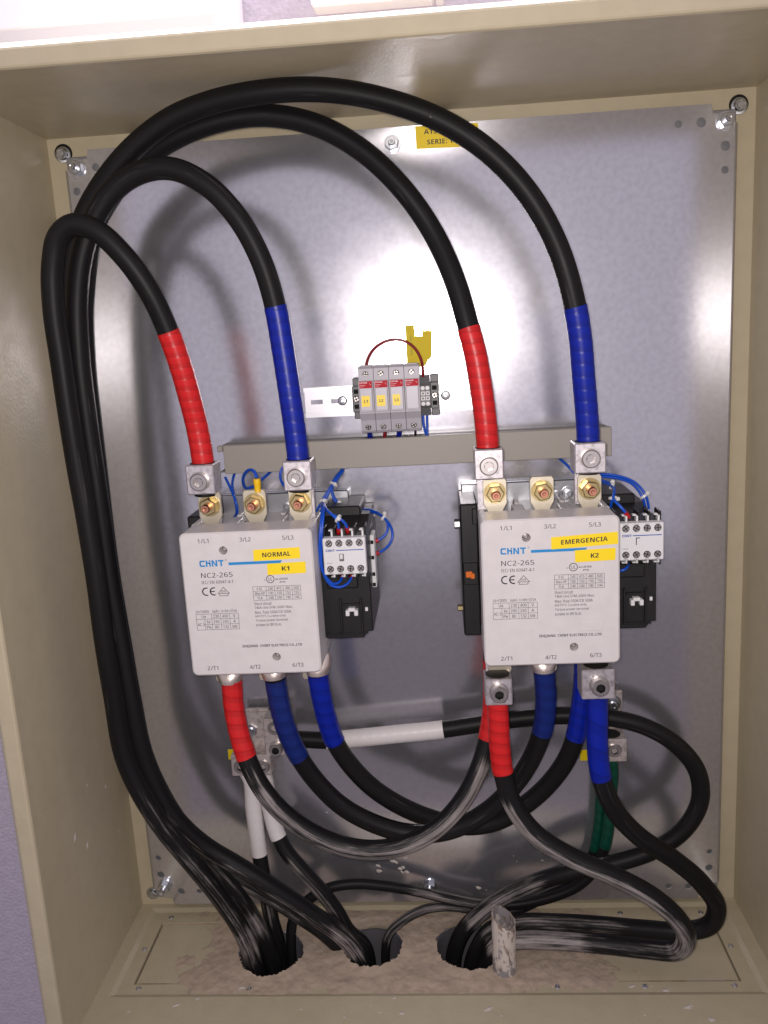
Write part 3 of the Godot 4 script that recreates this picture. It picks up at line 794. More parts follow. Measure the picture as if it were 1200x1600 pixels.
func contactor(label: String, at: Vector3, word: Array, code: Array, strip: Array) -> Node3D:
	# at = middle of the front face's column on the mounting plate (z of the plate); local z 0.18 is the front
	var o := thing("power_contactor", label, "contactor", at, "large contactors side by side on the mounting plate")
	var fz := 0.18
	var mb := MB.new()
	# front cover
	var holes := [[Vector2(-0.0233, 0.0578), 0.0044], [Vector2(0.0222, -0.058), 0.0044]]
	mb.prism(T(0, 0, 0), rrect(0.1365, 0.1535, 0.0062, 6), 0.136, fz, 0.0016, holes)
	for h in holes:
		mb.lathe(along("z", Vector3(h[0].x, h[0].y, 0)), [[h[1], fz], [h[1], fz - 0.011], [0.0, fz - 0.011]], 24)
	var cover := part("front_cover", mb, mats.cover_white, o)
	for h in holes:
		mb = MB.new()
		mb.lathe(along("z", Vector3(h[0].x, h[0].y, fz - 0.0109)), [[0.0, 0.0], [h[1] * 0.9, 0.0], [h[1] * 0.9, 0.0012], [h[1] * 0.5, 0.0026], [0.0, 0.0028]], 18)
		part("cover_screw", mb, mats.steel_screw, cover)
	# body behind it, with terminal bays parted by barriers
	mb = MB.new()
	mb.box(T(0, 0, 0.0725), Vector3(0.131, 0.126, 0.1265), 0.002)
	for s in [1.0, -1.0]:
		for x in [-0.0640, -0.0245, 0.0245, 0.0640]:
			var edge: bool = absf(x) > 0.05
			var w := 0.0065 if edge else 0.0125
			mb.box(T(x, s * 0.0685, 0.115), Vector3(w, 0.016 if edge else 0.013, 0.0415), 0.0012)
			if not edge:
				mb.box(T(x, s * 0.0705, 0.084), Vector3(w * 0.42, 0.013, 0.022), 0.001)
		for x in [-0.0492, 0.0, 0.0492]:  # sloping floor of each bay
			mb.prism(Transform3D(Basis(Vector3(0, 0, 1), Vector3(0, s, 0), Vector3(-s, 0, 0)), Vector3(x + s * 0.0118, 0, 0)), poly([[0.094, 0.05], [0.136, 0.05], [0.136, 0.073], [0.126, 0.066], [0.094, 0.0635]]), 0.0, 0.0236)
	part("body", mb, mats.housing_grey, o)
	# terminals
	for s in [1.0, -1.0]:
		for x in [-0.0492, 0.0, 0.0492]:
			mb = MB.new()
			var pl := poly([[-0.0085, 0.060], [0.0085, 0.060], [0.0085, 0.0745], [0.0125, 0.082], [0.0125, 0.1055], [0.0105, 0.1085], [-0.0105, 0.1085], [-0.0125, 0.1055], [-0.0125, 0.082], [-0.0085, 0.0745]])
			if s < 0:
				var back := PackedVector2Array()
				for i in pl.size():
					back.append(Vector2(pl[pl.size() - 1 - i].x, -pl[pl.size() - 1 - i].y))
				pl = back
			mb.prism(T(x, 0, 0), pl, 0.116, 0.1202, 0.0005)
			var bar := part("terminal_bar", mb, mats.tinned_bar, o)
			hex_stud(bar, Vector3(x, 0.0935 if s > 0 else -0.0815, 0.1202), 0.0096, 0.0085, 0.0048, 0.021, "yellow_zinc", "copper_stud", rng.randf() * 1.0)
	# black frame on the left, coil block on the right
	mb = MB.new()
	mb.box(T(-0.0765, -0.0005, 0.044), Vector3(0.0195, 0.1525, 0.084), 0.0018)
	mb.box(T(-0.0765, -0.003, 0.0865), Vector3(0.0165, 0.026, 0.005), 0.001)
	mb.box(T(-0.0700, 0.062, 0.0865), Vector3(0.006, 0.018, 0.006), 0.001)
	var fr := part("side_frame", mb, mats.black_plastic, o)
	mb = MB.new()
	mb.box(T(-0.0785, -0.0035, 0.0898), Vector3(0.0072, 0.0068, 0.003), 0.0006)
	mb.box(T(-0.0745, -0.0052, 0.0905), Vector3(0.0045, 0.006, 0.003), 0.0006)
	part("indicator", mb, mats.orange_plastic, fr)
	for k in [[0.046, 0.0058], [-0.0545, 0.0040]]:
		mb = MB.new()
		mb.prism(Transform3D(Basis(Vector3(0, 1, 0), Vector3(0, 0, 1), Vector3(1, 0, 0)).rotated(Vector3(0, 1, 0), PI), Vector3(-0.0862, k[0], 0.05)), ngon(k[1], 6, 0.1), 0.0, 0.0062, 0.0006)
		part("bolt", mb, mats.yellow_zinc if k[1] < 0.005 else mats.zinc_bright, fr)
	mb = MB.new()
	var outline := poly([[0.064, -0.0625], [0.1080, -0.0625], [0.1132, -0.0555], [0.1190, -0.0548], [0.1190, 0.050], [0.064, 0.050]])
	mb.prism(T(0, 0, 0), outline, 0.0, 0.119, 0.0012)
	# upper part steps back and slopes
	mb.prism(Transform3D(Basis(Vector3(0, 0, 1), Vector3(0, 1, 0), Vector3(-1, 0, 0)), Vector3(0.1175, 0, 0)), poly([[0.004, 0.049], [0.117, 0.049], [0.115, 0.054], [0.066, 0.066], [0.004, 0.066]]), 0.0, 0.0535)
	mb.box(T(0.0870, 0.0685, 0.035), Vector3(0.0420, 0.0150, 0.064), 0.0015)
	# panel relief on the lower front
	mb.box(T(0.0890, 0.004, 0.121), Vector3(0.034, 0.016, 0.006), 0.0015)
	mb.box(T(0.0850, -0.036, 0.1202), Vector3(0.0025, 0.040, 0.004), 0.0006)
	mb.box(T(0.1075, -0.036, 0.1202), Vector3(0.0025, 0.040, 0.004), 0.0006)
	mb.box(T(0.0963, -0.0225, 0.1202), Vector3(0.0200, 0.0025, 0.004), 0.0006)
	mb.box(T(0.0905, -0.0560, 0.1198), Vector3(0.046, 0.0022, 0.003), 0.0006)
	var coil := part("coil_block", mb, mats.black_plastic, o)
	mb = MB.new()
	mb.box(T(0.0972, -0.0278, 0.1225), Vector3(0.0075, 0.0040, 0.007), 0.0006)
	for x in [0.0927, 0.1020]:
		mb.box(T(x, -0.0312, 0.1230), Vector3(0.0042, 0.0064, 0.008), 0.0006)
	mb.box(T(0.1132, -0.0291, 0.1198), Vector3(0.0030, 0.0042, 0.0025), 0.0004)
	part("latch", mb, mats.aux_white, coil)
	if strip:
		mb = MB.new()
		mb.box(T(0.1215, 0.0180, 0.083), Vector3(0.0048, 0.0600, 0.026), 0.0008)
		var st := part("coil_terminal_strip", mb, mats.aux_white, o)
		for y in [0.0400, 0.0225, 0.0035, -0.0085]:
			mb = MB.new()
			mb.box(T(0.1213, y, 0.0962), Vector3(0.0034, 0.004, 0.0012))
			part("slot", mb, mats.hole_dark, st)
	# bright mounting strip behind the top edge
	mb = MB.new()
	mb.box(T(0.0126 if strip else -0.005, 0.066, 0.006), Vector3(0.154, 0.038, 0.010), 0.0012)
	part("mounting_strip", mb, mats.zinc_bright, o)
	for x in [0.0155, 0.0300] if strip else [0.0115, 0.0285, 0.0435]:
		mb = MB.new()
		mb.lathe(along("z", Vector3(x, 0.0690, 0.011)), [[0.0, 0.0], [0.0082, 0.0], [0.0082, 0.0016], [0.0058, 0.0016], [0.0052, 0.0055], [0.003, 0.0058], [0.0025, 0.004], [0.0, 0.004]], 20)
		part("fixing_screw", mb, mats.zinc_bright, o)
	# print on the cover
	mb = MB.new()
	chint_logo(mb, -0.0491, -0.0240, 0.0447, 0.0066, fz)
	mb.prism(T(0, 0, fz), poly([[-0.0190, 0.0421], [0.0343, 0.0424], [0.0363, 0.0452], [-0.0190, 0.0450]]), 0.0, 0.00015)
	ring(mb, Vector2(-0.0214, 0.0478), 0.0008, fz, 0.0002)
	part("maker_mark", mb, mats.print_blue, cover)
	mb = MB.new()
	for q in [["1/L1", -0.0432, 0.0684], ["3/L2", 0.0002, 0.0684], ["5/L3", 0.0440, 0.0684], ["2/T1", -0.0461, -0.0684], ["4/T2", -0.0012, -0.0684], ["6/T3", 0.0440, -0.0676]]:
		letters(mb, q[0], q[1] - 0.0057, q[1] + 0.0057, q[2], 0.0042, fz)
	letters(mb, "NC2-265", -0.0487, -0.0160, 0.0322, 0.0050, fz)
	letters(mb, "IEC/ EN 60947-4-1", -0.0490, -0.0164, 0.0248, 0.0033, fz)
	ring(mb, Vector2(-0.0449, 0.0150), 0.0038, fz, 0.0011, PI * 0.5, PI * 1.5)
	lines(mb, fz, [[-0.0449, 0.0188, -0.0438, 0.0188], [-0.0449, 0.0112, -0.0438, 0.0112], [-0.0400, 0.0150, -0.0366, 0.0150], [-0.0369, 0.0188, -0.0360, 0.0188], [-0.0369, 0.0112, -0.0360, 0.0112]], 0.0011)
	ring(mb, Vector2(-0.0369, 0.0150), 0.0038, fz, 0.0011, PI * 0.5, PI * 1.5)
	lines(mb, fz, [[-0.0328, 0.0124, -0.0268, 0.0190], [-0.0268, 0.0190, -0.0210, 0.0124], [-0.0328, 0.0124, -0.0312, 0.0124], [-0.0226, 0.0124, -0.0210, 0.0124], [-0.0312, 0.0124, -0.0312, 0.0100], [-0.0226, 0.0124, -0.0226, 0.0100], [-0.0312, 0.0124, -0.0226, 0.0124], [-0.0312, 0.0100, -0.0226, 0.0100]], 0.00045)
	letters(mb, "DVE", -0.0298, -0.0240, 0.0146, 0.0026, fz)
	ring(mb, Vector2(0.0225, 0.0258), 0.0039, fz, 0.0006)
	letters(mb, "UL", 0.0203, 0.0247, 0.0258, 0.0036, fz)
	letters(mb, "c", 0.0160, 0.0174, 0.0250, 0.0014, fz)
	letters(mb, "us LISTED", 0.0277, 0.0404, 0.0257, 0.0019, fz, true)
	letters(mb, "47YN", 0.0318, 0.0375, 0.0224, 0.0016, fz, true)
	part("lettering", mb, mats.print_black, cover)
	mb = MB.new()
	letters(mb, "Ui=1000V", -0.0580, -0.0440, -0.0064, 0.0031, fz)
	letters(mb, "Ie(AC-1)=Ith=315A", -0.0408, -0.0149, -0.0066, 0.0035, fz)
	lines(mb, fz, [[-0.0582, -0.0091, -0.0138, -0.0091], [-0.0582, -0.0145, -0.0138, -0.0145], [-0.0494, -0.0204, -0.0138, -0.0204], [-0.0582, -0.0261, -0.0138, -0.0261], [-0.0582, -0.0091, -0.0582, -0.0261], [-0.0138, -0.0091, -0.0138, -0.0261], [-0.0420, -0.0091, -0.0420, -0.0261], [-0.0325, -0.0091, -0.0325, -0.0261], [-0.0230, -0.0091, -0.0230, -0.0261], [-0.0494, -0.0145, -0.0494, -0.0261]])
	for q in [["Ue", -0.0502, -0.0118, 0.0045], ["230", -0.0373, -0.0118, 0.0062], ["400", -0.0278, -0.0118, 0.0062], ["V", -0.0184, -0.0118, 0.0026], ["AC-3", -0.0538, -0.0204, 0.0074], ["Ie", -0.0457, -0.0175, 0.0036], ["265", -0.0373, -0.0175, 0.0062], ["265", -0.0278, -0.0175, 0.0062], ["A", -0.0184, -0.0175, 0.0028], ["Pe", -0.0457, -0.0233, 0.0044], ["80", -0.0373, -0.0233, 0.0042], ["132", -0.0278, -0.0233, 0.0060], ["kW", -0.0184, -0.0233, 0.0050]]:
		letters(mb, q[0], q[1] - q[3] / 2, q[1] + q[3] / 2, q[2], 0.0032, fz)
	lines(mb, fz, [[0.0036, 0.0183, 0.0528, 0.0183], [0.0036, 0.0135, 0.0528, 0.0135], [0.0036, 0.0086, 0.0528, 0.0086], [0.0036, 0.0037, 0.0528, 0.0037]])
	for x in [0.0036, 0.0174, 0.0262, 0.0350, 0.0441, 0.0528]:
		lines(mb, fz, [[x, 0.0183, x, 0.0037]])
	var rows := [["V AC", "240", "415", "480", "600"], ["Max.HP", "100", "150", "150", "150"], ["FLA", "248", "240", "180", "144"]]
	for i in 3:
		for j in 5:
			var cx: float = [0.0105, 0.0218, 0.0306, 0.0396, 0.0485][j]
			var wd: float = ([0.0062, 0.0102, 0.0050][i]) if j == 0 else 0.0052
			letters(mb, rows[i][j], cx - wd / 2, cx + wd / 2, 0.0159 - i * 0.0049, 0.0029, fz)
	for q in [["Short circuit", 0.0217, 0.0001], ["18kA rms SYM.,600V Max.", 0.0432, -0.0043], ["Max. fuse 500A/CB 500A", 0.0413, -0.0091], ["60/75°C Cu-wire only", 0.0353, -0.0136], ["Torque power terminal", 0.0372, -0.0181], ["screws to 89 lb.in.", 0.0303, -0.0226]]:
		letters(mb, q[0], 0.0037, q[1], q[2], 0.0032, fz)
	part("rating_print", mb, mats.print_black, cover)
	mb = MB.new()
	letters(mb, "ZHEJIANG  CHINT ELECTRICS CO.,LTD", -0.0127, 0.0498, -0.0457, 0.0034, fz, true)
	part("maker_line", mb, mats.print_black, cover)
	mb = MB.new()
	mb.box(T(0.0404, -0.0366, fz + 0.0001), Vector3(0.0232, 0.0092, 0.0008), 0.0002)
	part("blank_tab", mb, mats.cover_white, cover)
	sticker(o, word[0], fz, [word[1]])
	sticker(o, code[0], fz + 0.00025, [code[1]])
	return o


func aux_block(label: String, at: Vector3, pressed: bool):
	# clip-on auxiliary contact block, at = middle of its front face
	var o := thing("auxiliary_contact_block", label, "contact block", at, "white auxiliary contact blocks on the contactors")
	var mb := MB.new()
	var slot := Vector2(-0.0022, -0.0008)
	mb.box(T(0, 0, -0.006), Vector3(0.0448, 0.0392, 0.012), 0.0008)
	for i in 4:
		for s in [1.0, -1.0]:
			var x := -0.0163 + i * 0.0109
			mb.box(T(x + 0.0030, s * 0.0222, -0.0135), Vector3(0.0020, 0.0062, 0.010), 0.0005)
			mb.box(T(x + 0.0012, s * 0.0252, -0.0155), Vector3(0.0040, 0.0016, 0.006), 0.0004)
	part("front_housing", mb, mats.aux_white, o)
	mb = MB.new()
	mb.box(T(0, 0, -0.0300), Vector3(0.0452, 0.0395, 0.036), 0.001)
	for i in 5:
		for s in [1.0, -1.0]:
			mb.box(T(-0.0218 + i * 0.0109, s * 0.0232, -0.0235), Vector3(0.0020, 0.0105, 0.022), 0.0005)
	part("rear_housing", mb, mats.black_plastic, o)
	for i in 4:
		for s in [1.0, -1.0]:
			cross_screw("terminal_screw", o, Vector3(-0.0158 + i * 0.0107, s * 0.0138 + 0.0003, 0.0), 0.0030, "steel_screw", rng.randf() * 1.5)
	mb = MB.new()
	chint_logo(mb, -0.0195, -0.0100, 0.0066, 0.0024, 0.0)
	mb.box(T(0.0057, 0.0066, 0.00008), Vector3(0.0290, 0.0009, 0.00016))
	part("maker_mark", mb, mats.print_deep_blue, o)
	mb = MB.new()
	for i in 4:
		letters(mb, ["13NO", "21NC", "31NC", "43NO"][i], -0.0183 + i * 0.0107, -0.0133 + i * 0.0107, 0.0182, 0.0011, 0.0)
		letters(mb, ["14NO", "22NC", "32NC", "44NO"][i], -0.0183 + i * 0.0107, -0.0133 + i * 0.0107, -0.0182, 0.0011, 0.0)
	letters(mb, "F4-22", -0.0190, -0.0135, -0.0070, 0.0013, 0.0)
	part("lettering", mb, mats.print_black, o)
	mb = MB.new()
	if pressed:
		lines(mb, 0.0, [[-0.0052, 0.0040, -0.0052, -0.0030], [-0.0052, 0.0040, -0.0018, 0.0040]], 0.0008)
		part("indicator_slot", mb, mats.socket_dark, o)
	else:
		mb.box(T(slot.x - 0.001, slot.y - 0.0004, 0.0001), Vector3(0.0048, 0.0080, 0.0004))
		var sl := part("indicator_slot", mb, mats.terminal_grey, o)
		mb = MB.new()
		mb.box(T(slot.x - 0.0012, slot.y + 0.0006, 0.0006), Vector3(0.0030, 0.0052, 0.0010), 0.0003)
		part("indicator", mb, mats.aux_white, sl)


func fuse_holder(label: String, x: float, word: String, yc: float):
	var o := thing("fuse_holder", label, "fuse holder", Vector3(x, yc, 0.028), "grey fuse holders on the rail")
	var side := Transform3D(Basis(Vector3(0, 0, 1), Vector3(0, 1, 0), Vector3(-1, 0, 0)), Vector3(0.00825, 0, 0))
	var mb := MB.new()
	mb.prism(side, poly([[0.0, -0.0375], [0.038, -0.0375], [0.044, -0.0365], [0.046, -0.034], [0.048, -0.0225], [0.053, -0.0145], [0.053, 0.0205], [0.046, 0.0205], [0.045, 0.0345], [0.043, 0.0365], [0.0, 0.0365]]), 0.0, 0.0165)
	mb.box(T(0, 0.0372, 0.036), Vector3(0.013, 0.0016, 0.010), 0.0004)
	part("body", mb, mats.fuse_grey, o)
	mb = MB.new()
	mb.box(T(0, 0.0012, 0.0555), Vector3(0.0140, 0.0255, 0.006), 0.0008)
	mb.box(T(0, -0.0112, 0.0570), Vector3(0.0140, 0.0016, 0.006), 0.0005)
	var h := part("handle", mb, mats.fuse_handle, o)
	mb = MB.new()
	mb.box(T(0, 0.0172, 0.0555), Vector3(0.0160, 0.0092, 0.0055), 0.0006)
	var plate := part("label_plate", mb, mats.fuse_handle, o)
	mb = MB.new()
	mb.box(T(0.0002, 0.0176, 0.0584), Vector3(0.0142, 0.0076, 0.0003))
	part("red_label", mb, mats.label_red, plate)
	mb = MB.new()
	letters(mb, "EATON", -0.0062, 0.0018, 0.0198, 0.0016, 0.05855, true)
	lines(mb, 0.05855, [[-0.0062, 0.0172, 0.0000, 0.0172], [-0.0062, 0.0156, -0.002, 0.0156], [0.0046, 0.0190, 0.0058, 0.0172]], 0.00028)
	part("lettering", mb, mats.print_white, plate)
	for y in [0.0285, -0.0300]:
		cross_screw("terminal_screw", o, Vector3(-0.0003, y, 0.0452 if y > 0 else 0.0467), 0.0027, "screw_dark", rng.randf() * 1.5)
	if word:
		var w := 0.0046 if word != "L3" else 0.0042
		sticker(h, [[-w - 0.0006, -0.0064], [w - 0.0006, -0.0064], [w - 0.0006, 0.0056], [-w - 0.0006, 0.0056]], 0.0585, [[word, -0.0004, -0.0004, 0.0042, 0.0030]])


func plate_grid(x0: float, x1: float, z0: float, z1: float, cell: float, holes: Array, height: Callable, ragged := 0.0) -> MB:
	# a horizontal sheet with round holes whose rims follow the grid's own points
	var mb := MB.new()
	var nx := int((x1 - x0) / cell)
	var nz := int((z1 - z0) / cell)
	var rows := []
	var inside := []
	for i in nz + 1:
		var line := PackedVector3Array()
		var ins := []
		for j in nx + 1:
			var p := Vector2(lerpf(x0, x1, j / float(nx)), lerpf(z1, z0, i / float(nz)))
			var gone := false
			for h in holes:
				var d: Vector2 = p - h[0]
				var r: float = h[1] + ragged * noise.get_noise_2d(cos(d.angle()) * 300 + h[0].x * 900, sin(d.angle()) * 300)
				if d.length() < r + cell * 0.5:
					if d.length() < r - cell * 0.75: gone = true
					p = h[0] + d.normalized() * r
			line.append(Vector3(p.x, height.call(p), p.y))
			ins.append(gone)
		rows.append(line)
		inside.append(ins)
	for i in nz:
		for j in nx:
			var mid: Vector3 = (rows[i][j] + rows[i + 1][j + 1] + rows[i + 1][j] + rows[i][j + 1]) / 4.0
			var skip: bool = inside[i][j] or inside[i][j + 1] or inside[i + 1][j] or inside[i + 1][j + 1]
			for h in holes:
				if Vector2(mid.x, mid.z).distance_to(h[0]) < h[1] - cell * 0.12: skip = true
			if not skip:
				var q := [rows[i][j], rows[i][j + 1], rows[i + 1][j + 1], rows[i + 1][j]]
				var m := []
				for v in q:
					var e := 0.0015
					var hx: float = height.call(Vector2(v.x + e, v.z)) - height.call(Vector2(v.x - e, v.z))
					var hz: float = height.call(Vector2(v.x, v.z + e)) - height.call(Vector2(v.x, v.z - e))
					m.append(Vector3(-hx, 2 * e, -hz).normalized())
				mb.tri(q[0], q[1], q[2], m[0], m[1], m[2])
				mb.tri(q[0], q[2], q[3], m[0], m[2], m[3])
	return mb


func loop(mb: MB, a: Array, b: Array):
	# four mitred faces between two rectangles [x0, x1, z0, z1, y], seen from above
	var p := []
	for q in [a, b]:
		p.append([Vector3(q[0], q[4], q[3]), Vector3(q[1], q[4], q[3]), Vector3(q[1], q[4], q[2]), Vector3(q[0], q[4], q[2])])
	for i in 4:
		var j := (i + 1) % 4
		mb.quad(p[0][i], p[0][j], p[1][j], p[1][i])


func frame(mb: MB, prof: Array, w: float, h: float):
	# a profile of [outward, z] carried round the mouth of the box, mitred at the corners
	for i in prof.size() - 1:
		var p := []
		for q in [prof[i], prof[i + 1]]:
			var x: float = w / 2 + q[0]
			var y: float = h / 2 + q[0]
			p.append([Vector3(-x, -y, q[1]), Vector3(x, -y, q[1]), Vector3(x, y, q[1]), Vector3(-x, y, q[1])])
		for k in 4:
			if k == 0 and i == prof.size() - 2: continue  # the underside stays open for the conduits
			var l := (k + 1) % 4
			mb.quad(p[1][k], p[1][l], p[0][l], p[0][k])


func _ready():
	rng.seed = 7
	noise.seed = 11
	noise.noise_type = FastNoiseLite.TYPE_SIMPLEX_SMOOTH
	noise.frequency = 0.01
	# ---- camera
	var cam := Camera3D.new()
	cam.position = Vector3(0.03830, 0.25435, 1.03644)
	cam.rotation = Vector3(-0.200472, 0.0696256, -0.0568913)
	cam.fov = 61.5525
	cam.near = 0.02
	cam.far = 20.0
	add_child(cam)
	cam.current = true
	# ---- surroundings: the dim lilac room
	var we := WorldEnvironment.new()
	var env := Environment.new()
	env.background_mode = Environment.BG_COLOR
	env.background_color = Color(0.70, 0.675, 0.725)
	env.background_energy_multiplier = 1.0
	env.tonemap_mode = Environment.TONE_MAPPER_LINEAR
	env.tonemap_exposure = 1.10
	env.sdfgi_enabled = true
	env.ssao_enabled = true
	env.ssil_enabled = true
	we.environment = env
	add_child(we)
	# ---- lights: the phone's flash beside the lens, and a tube on the wall above the cabinet
	var flash := SpotLight3D.new()
	flash.name = "phone_flash"
	flash.position = Vector3(0.028, 0.262, 1.030)
	flash.light_color = Color(1.0, 0.96, 0.945)
	flash.light_energy = 0.52
	flash.light_size = 0.012
	flash.spot_range = 6.0
	flash.spot_angle = 70.0
	flash.spot_angle_attenuation = 1.0
	flash.spot_attenuation = 2.0
	flash.shadow_enabled = true
	add_child(flash)
	flash.look_at_from_position(flash.position, Vector3(-0.03, 0.16, 0.0))
	var tube_light := AreaLight3D.new()
	tube_light.name = "wall_tube_light"
	tube_light.position = Vector3(-0.35, 1.222, 0.06)
	tube_light.rotation = Vector3(-PI / 2, 0, 0)
	tube_light.area_size = Vector2(1.1, 0.03)
	tube_light.light_color = Color(0.97, 0.95, 1.0)
	tube_light.light_energy = 2.6
	tube_light.area_range = 6.0
	tube_light.shadow_enabled = true
	add_child(tube_light)
	materials()
	build_cabinet()
	build_plate()
	build_contactors()
	build_rail()
	build_cables()
	build_wires()
	build_floor_things()


func build_cabinet():
	var mb := MB.new()
	mb.box(T(0, 0, -0.09), Vector3(5.0, 4.0, 0.14))
	var wall := part("wall", mb, mats.wall_paint, self)
	tag(wall, "lilac white plastered wall behind the cabinet", "wall", "", "structure")
	mb = MB.new()
	mb.box(T(0, -1.10, 2.0), Vector3(5.0, 0.10, 4.04))
	var ground := part("floor", mb, mats.floor_tile, self)
	tag(ground, "dark floor of the room below the cabinet", "floor", "", "structure")
	mb = MB.new()
	mb.box(T(0, 0, 0), Vector3(0.60, 0.40, 0.036), 0.004)
	var wb := thing("wall_box", "large white box on the wall above the cabinet's left corner", "wall box", Vector3(-0.462, 0.79, -0.0005))
	part("casing", mb, mats.box_white, wb)
	mb = MB.new()
	mb.box(T(0, 0, 0.0155), Vector3(0.56, 0.36, 0.008), 0.003)
	part("lid", mb, mats.box_white, wb)
	wb = thing("switch_box", "white flat box on the wall above the cabinet's middle", "wall box", Vector3(-0.014, 0.712, -0.003))
	mb = MB.new()
	mb.box(T(0, 0, 0), Vector3(0.135, 0.20, 0.030), 0.003)
	part("casing", mb, mats.box_white, wb)
	mb = MB.new()
	mb.box(T(0.0735, 0, -0.004), Vector3(0.010, 0.20, 0.022), 0.002)
	part("edge_strip", mb, mats.box_white, wb)
	var lamp := thing("wall_lamp", "tube lamp on the wall above the cabinet", "lamp", Vector3(-0.35, 1.25, -0.02))
	mb = MB.new()
	mb.box(T(0, 0.012, 0.04), Vector3(1.2, 0.02, 0.08), 0.004)
	part("housing", mb, mats.lamp_housing, lamp)
	mb = MB.new()
	mb.lathe(along("x", Vector3(-0.55, -0.012, 0.08)), [[0.0, 0.0], [0.013, 0.0], [0.013, 1.1], [0.0, 1.1]], 16)
	part("tube", mb, mats.lamp_glow, lamp)

	var W := 0.8
	var H := 0.9988
	var D := 0.2562
	var c := thing("cabinet", "open beige sheet steel cabinet holding the switchgear", "cabinet", Vector3.ZERO)
	mb = MB.new()
	mb.box(T(0, 0, -0.001), Vector3(W + 0.03, H + 0.03, 0.002))
	var back := part("back_panel", mb, mats.paint, c)
	for s in [-1.0, 1.0]:
		mb = MB.new()
		mb.box(T(s * (W / 2 + 0.001), 0, D / 2 - 0.006), Vector3(0.002, H, D - 0.012))
		part("side_panel", mb, mats.paint, c)
	mb = MB.new()
	mb.box(T(0, H / 2 + 0.001, D / 2 - 0.006), Vector3(W + 0.004, 0.002, D - 0.012))
	part("top_panel", mb, mats.paint, c)
	# mouth: inner return, rounded front face, outer gutter
	mb = MB.new()
	frame(mb, [[0.0004, D - 0.0125], [-0.0012, D - 0.0112], [-0.0014, D - 0.0032], [-0.0004, D - 0.0010], [0.0012, D], [0.0135, D], [0.0155, D - 0.0008], [0.0168, D - 0.0026], [0.0205, D - 0.0065], [0.0222, D - 0.0095], [0.0222, -0.0185]], W, H)
	part("front_flange", mb, mats.paint, c)
	# floor with a pressed border and the gland opening
	var y := -H / 2
	mb = MB.new()
	loop(mb, [-W / 2, W / 2, 0.0, D - 0.008, y + 0.0028], [-0.3835, 0.3835, 0.0085, 0.1715, y + 0.0028])
	loop(mb, [-0.3835, 0.3835, 0.0085, 0.1715, y + 0.0028], [-0.3775, 0.3775, 0.0150, 0.1645, y])
	loop(mb, [-0.3775, 0.3775, 0.0150, 0.1645, y], [-0.3612, 0.3602, 0.0362, 0.1482, y])
	loop(mb, [-0.3612, 0.3602, 0.0362, 0.1482, y], [-0.3612, 0.3602, 0.0362, 0.1482, y - 0.006])
	loop(mb, [-0.3612, 0.3602, 0.0362, 0.1482, y - 0.006], [-0.3450, 0.3440, 0.0450, 0.1400, y - 0.006])
	part("bottom_panel", mb, mats.paint, c)
	var wide := []
	for h in HOLES:
		wide.append([h[0], h[1] + 0.0045])
	mb = plate_grid(-0.3582, 0.3572, 0.0398, 0.1457, 0.004, wide, func(_p): return y - 0.0004)
	var gland := part("gland_plate", mb, mats.paint, c)
	for q in [[-0.3521, 0.0250], [-0.3684, 0.0863], [-0.3527, 0.1545], [-0.2165, 0.1565], [0.2468, 0.0265], [0.3498, 0.0270], [0.3672, 0.0893], [0.3503, 0.1545], [0.2484, 0.1555], [0.1479, 0.1555]]:
		mb = MB.new()
		mb.lathe(T(q[0], y, q[1]), [[0.0036, 0.0], [0.0036, 0.0004], [0.0028, 0.0004], [0.0026, 0.0014], [0.0012, 0.0016], [0.0, 0.0008]], 14)
		part("gland_screw", mb, mats.zinc_sheet, c)
	# wall bolts in the corners of the back
	for q in [[-0.382, 0.4815, 1], [0.3814, 0.4808, 1], [-0.3826, -0.4786, 0]]:
		if q[2]:
			mb = MB.new()
			mb.lathe(along("z", Vector3(q[0], q[1] + 0.0016, 0.0)), [[0.0, 0.0], [0.0105, 0.0], [0.0105, 0.0006], [0.0, 0.0006]], 22)
			part("bolt_hole", mb, mats.hole_dark, c)
		mb = MB.new()
		mb.lathe(along("z", Vector3(q[0], q[1], 0.0006)), [[0.0, 0.0], [0.0088, 0.0], [0.0088, 0.0018], [0.0064, 0.0022]], 24)
		mb.prism(T(q[0], q[1], 0.0), ngon(0.0066, 6, 0.3), 0.002, 0.0072, 0.0006)
		mb.lathe(along("z", Vector3(q[0], q[1], 0.0072)), [[0.0042, 0.0], [0.0036, 0.001], [0.0, 0.001]], 18)
		part("wall_bolt", mb, mats.zinc_bright, c)


const HOLES := [[Vector2(-0.2005, 0.0975), 0.0400], [Vector2(-0.0730, 0.0880), 0.0370], [Vector2(0.0500, 0.0880), 0.0425]]


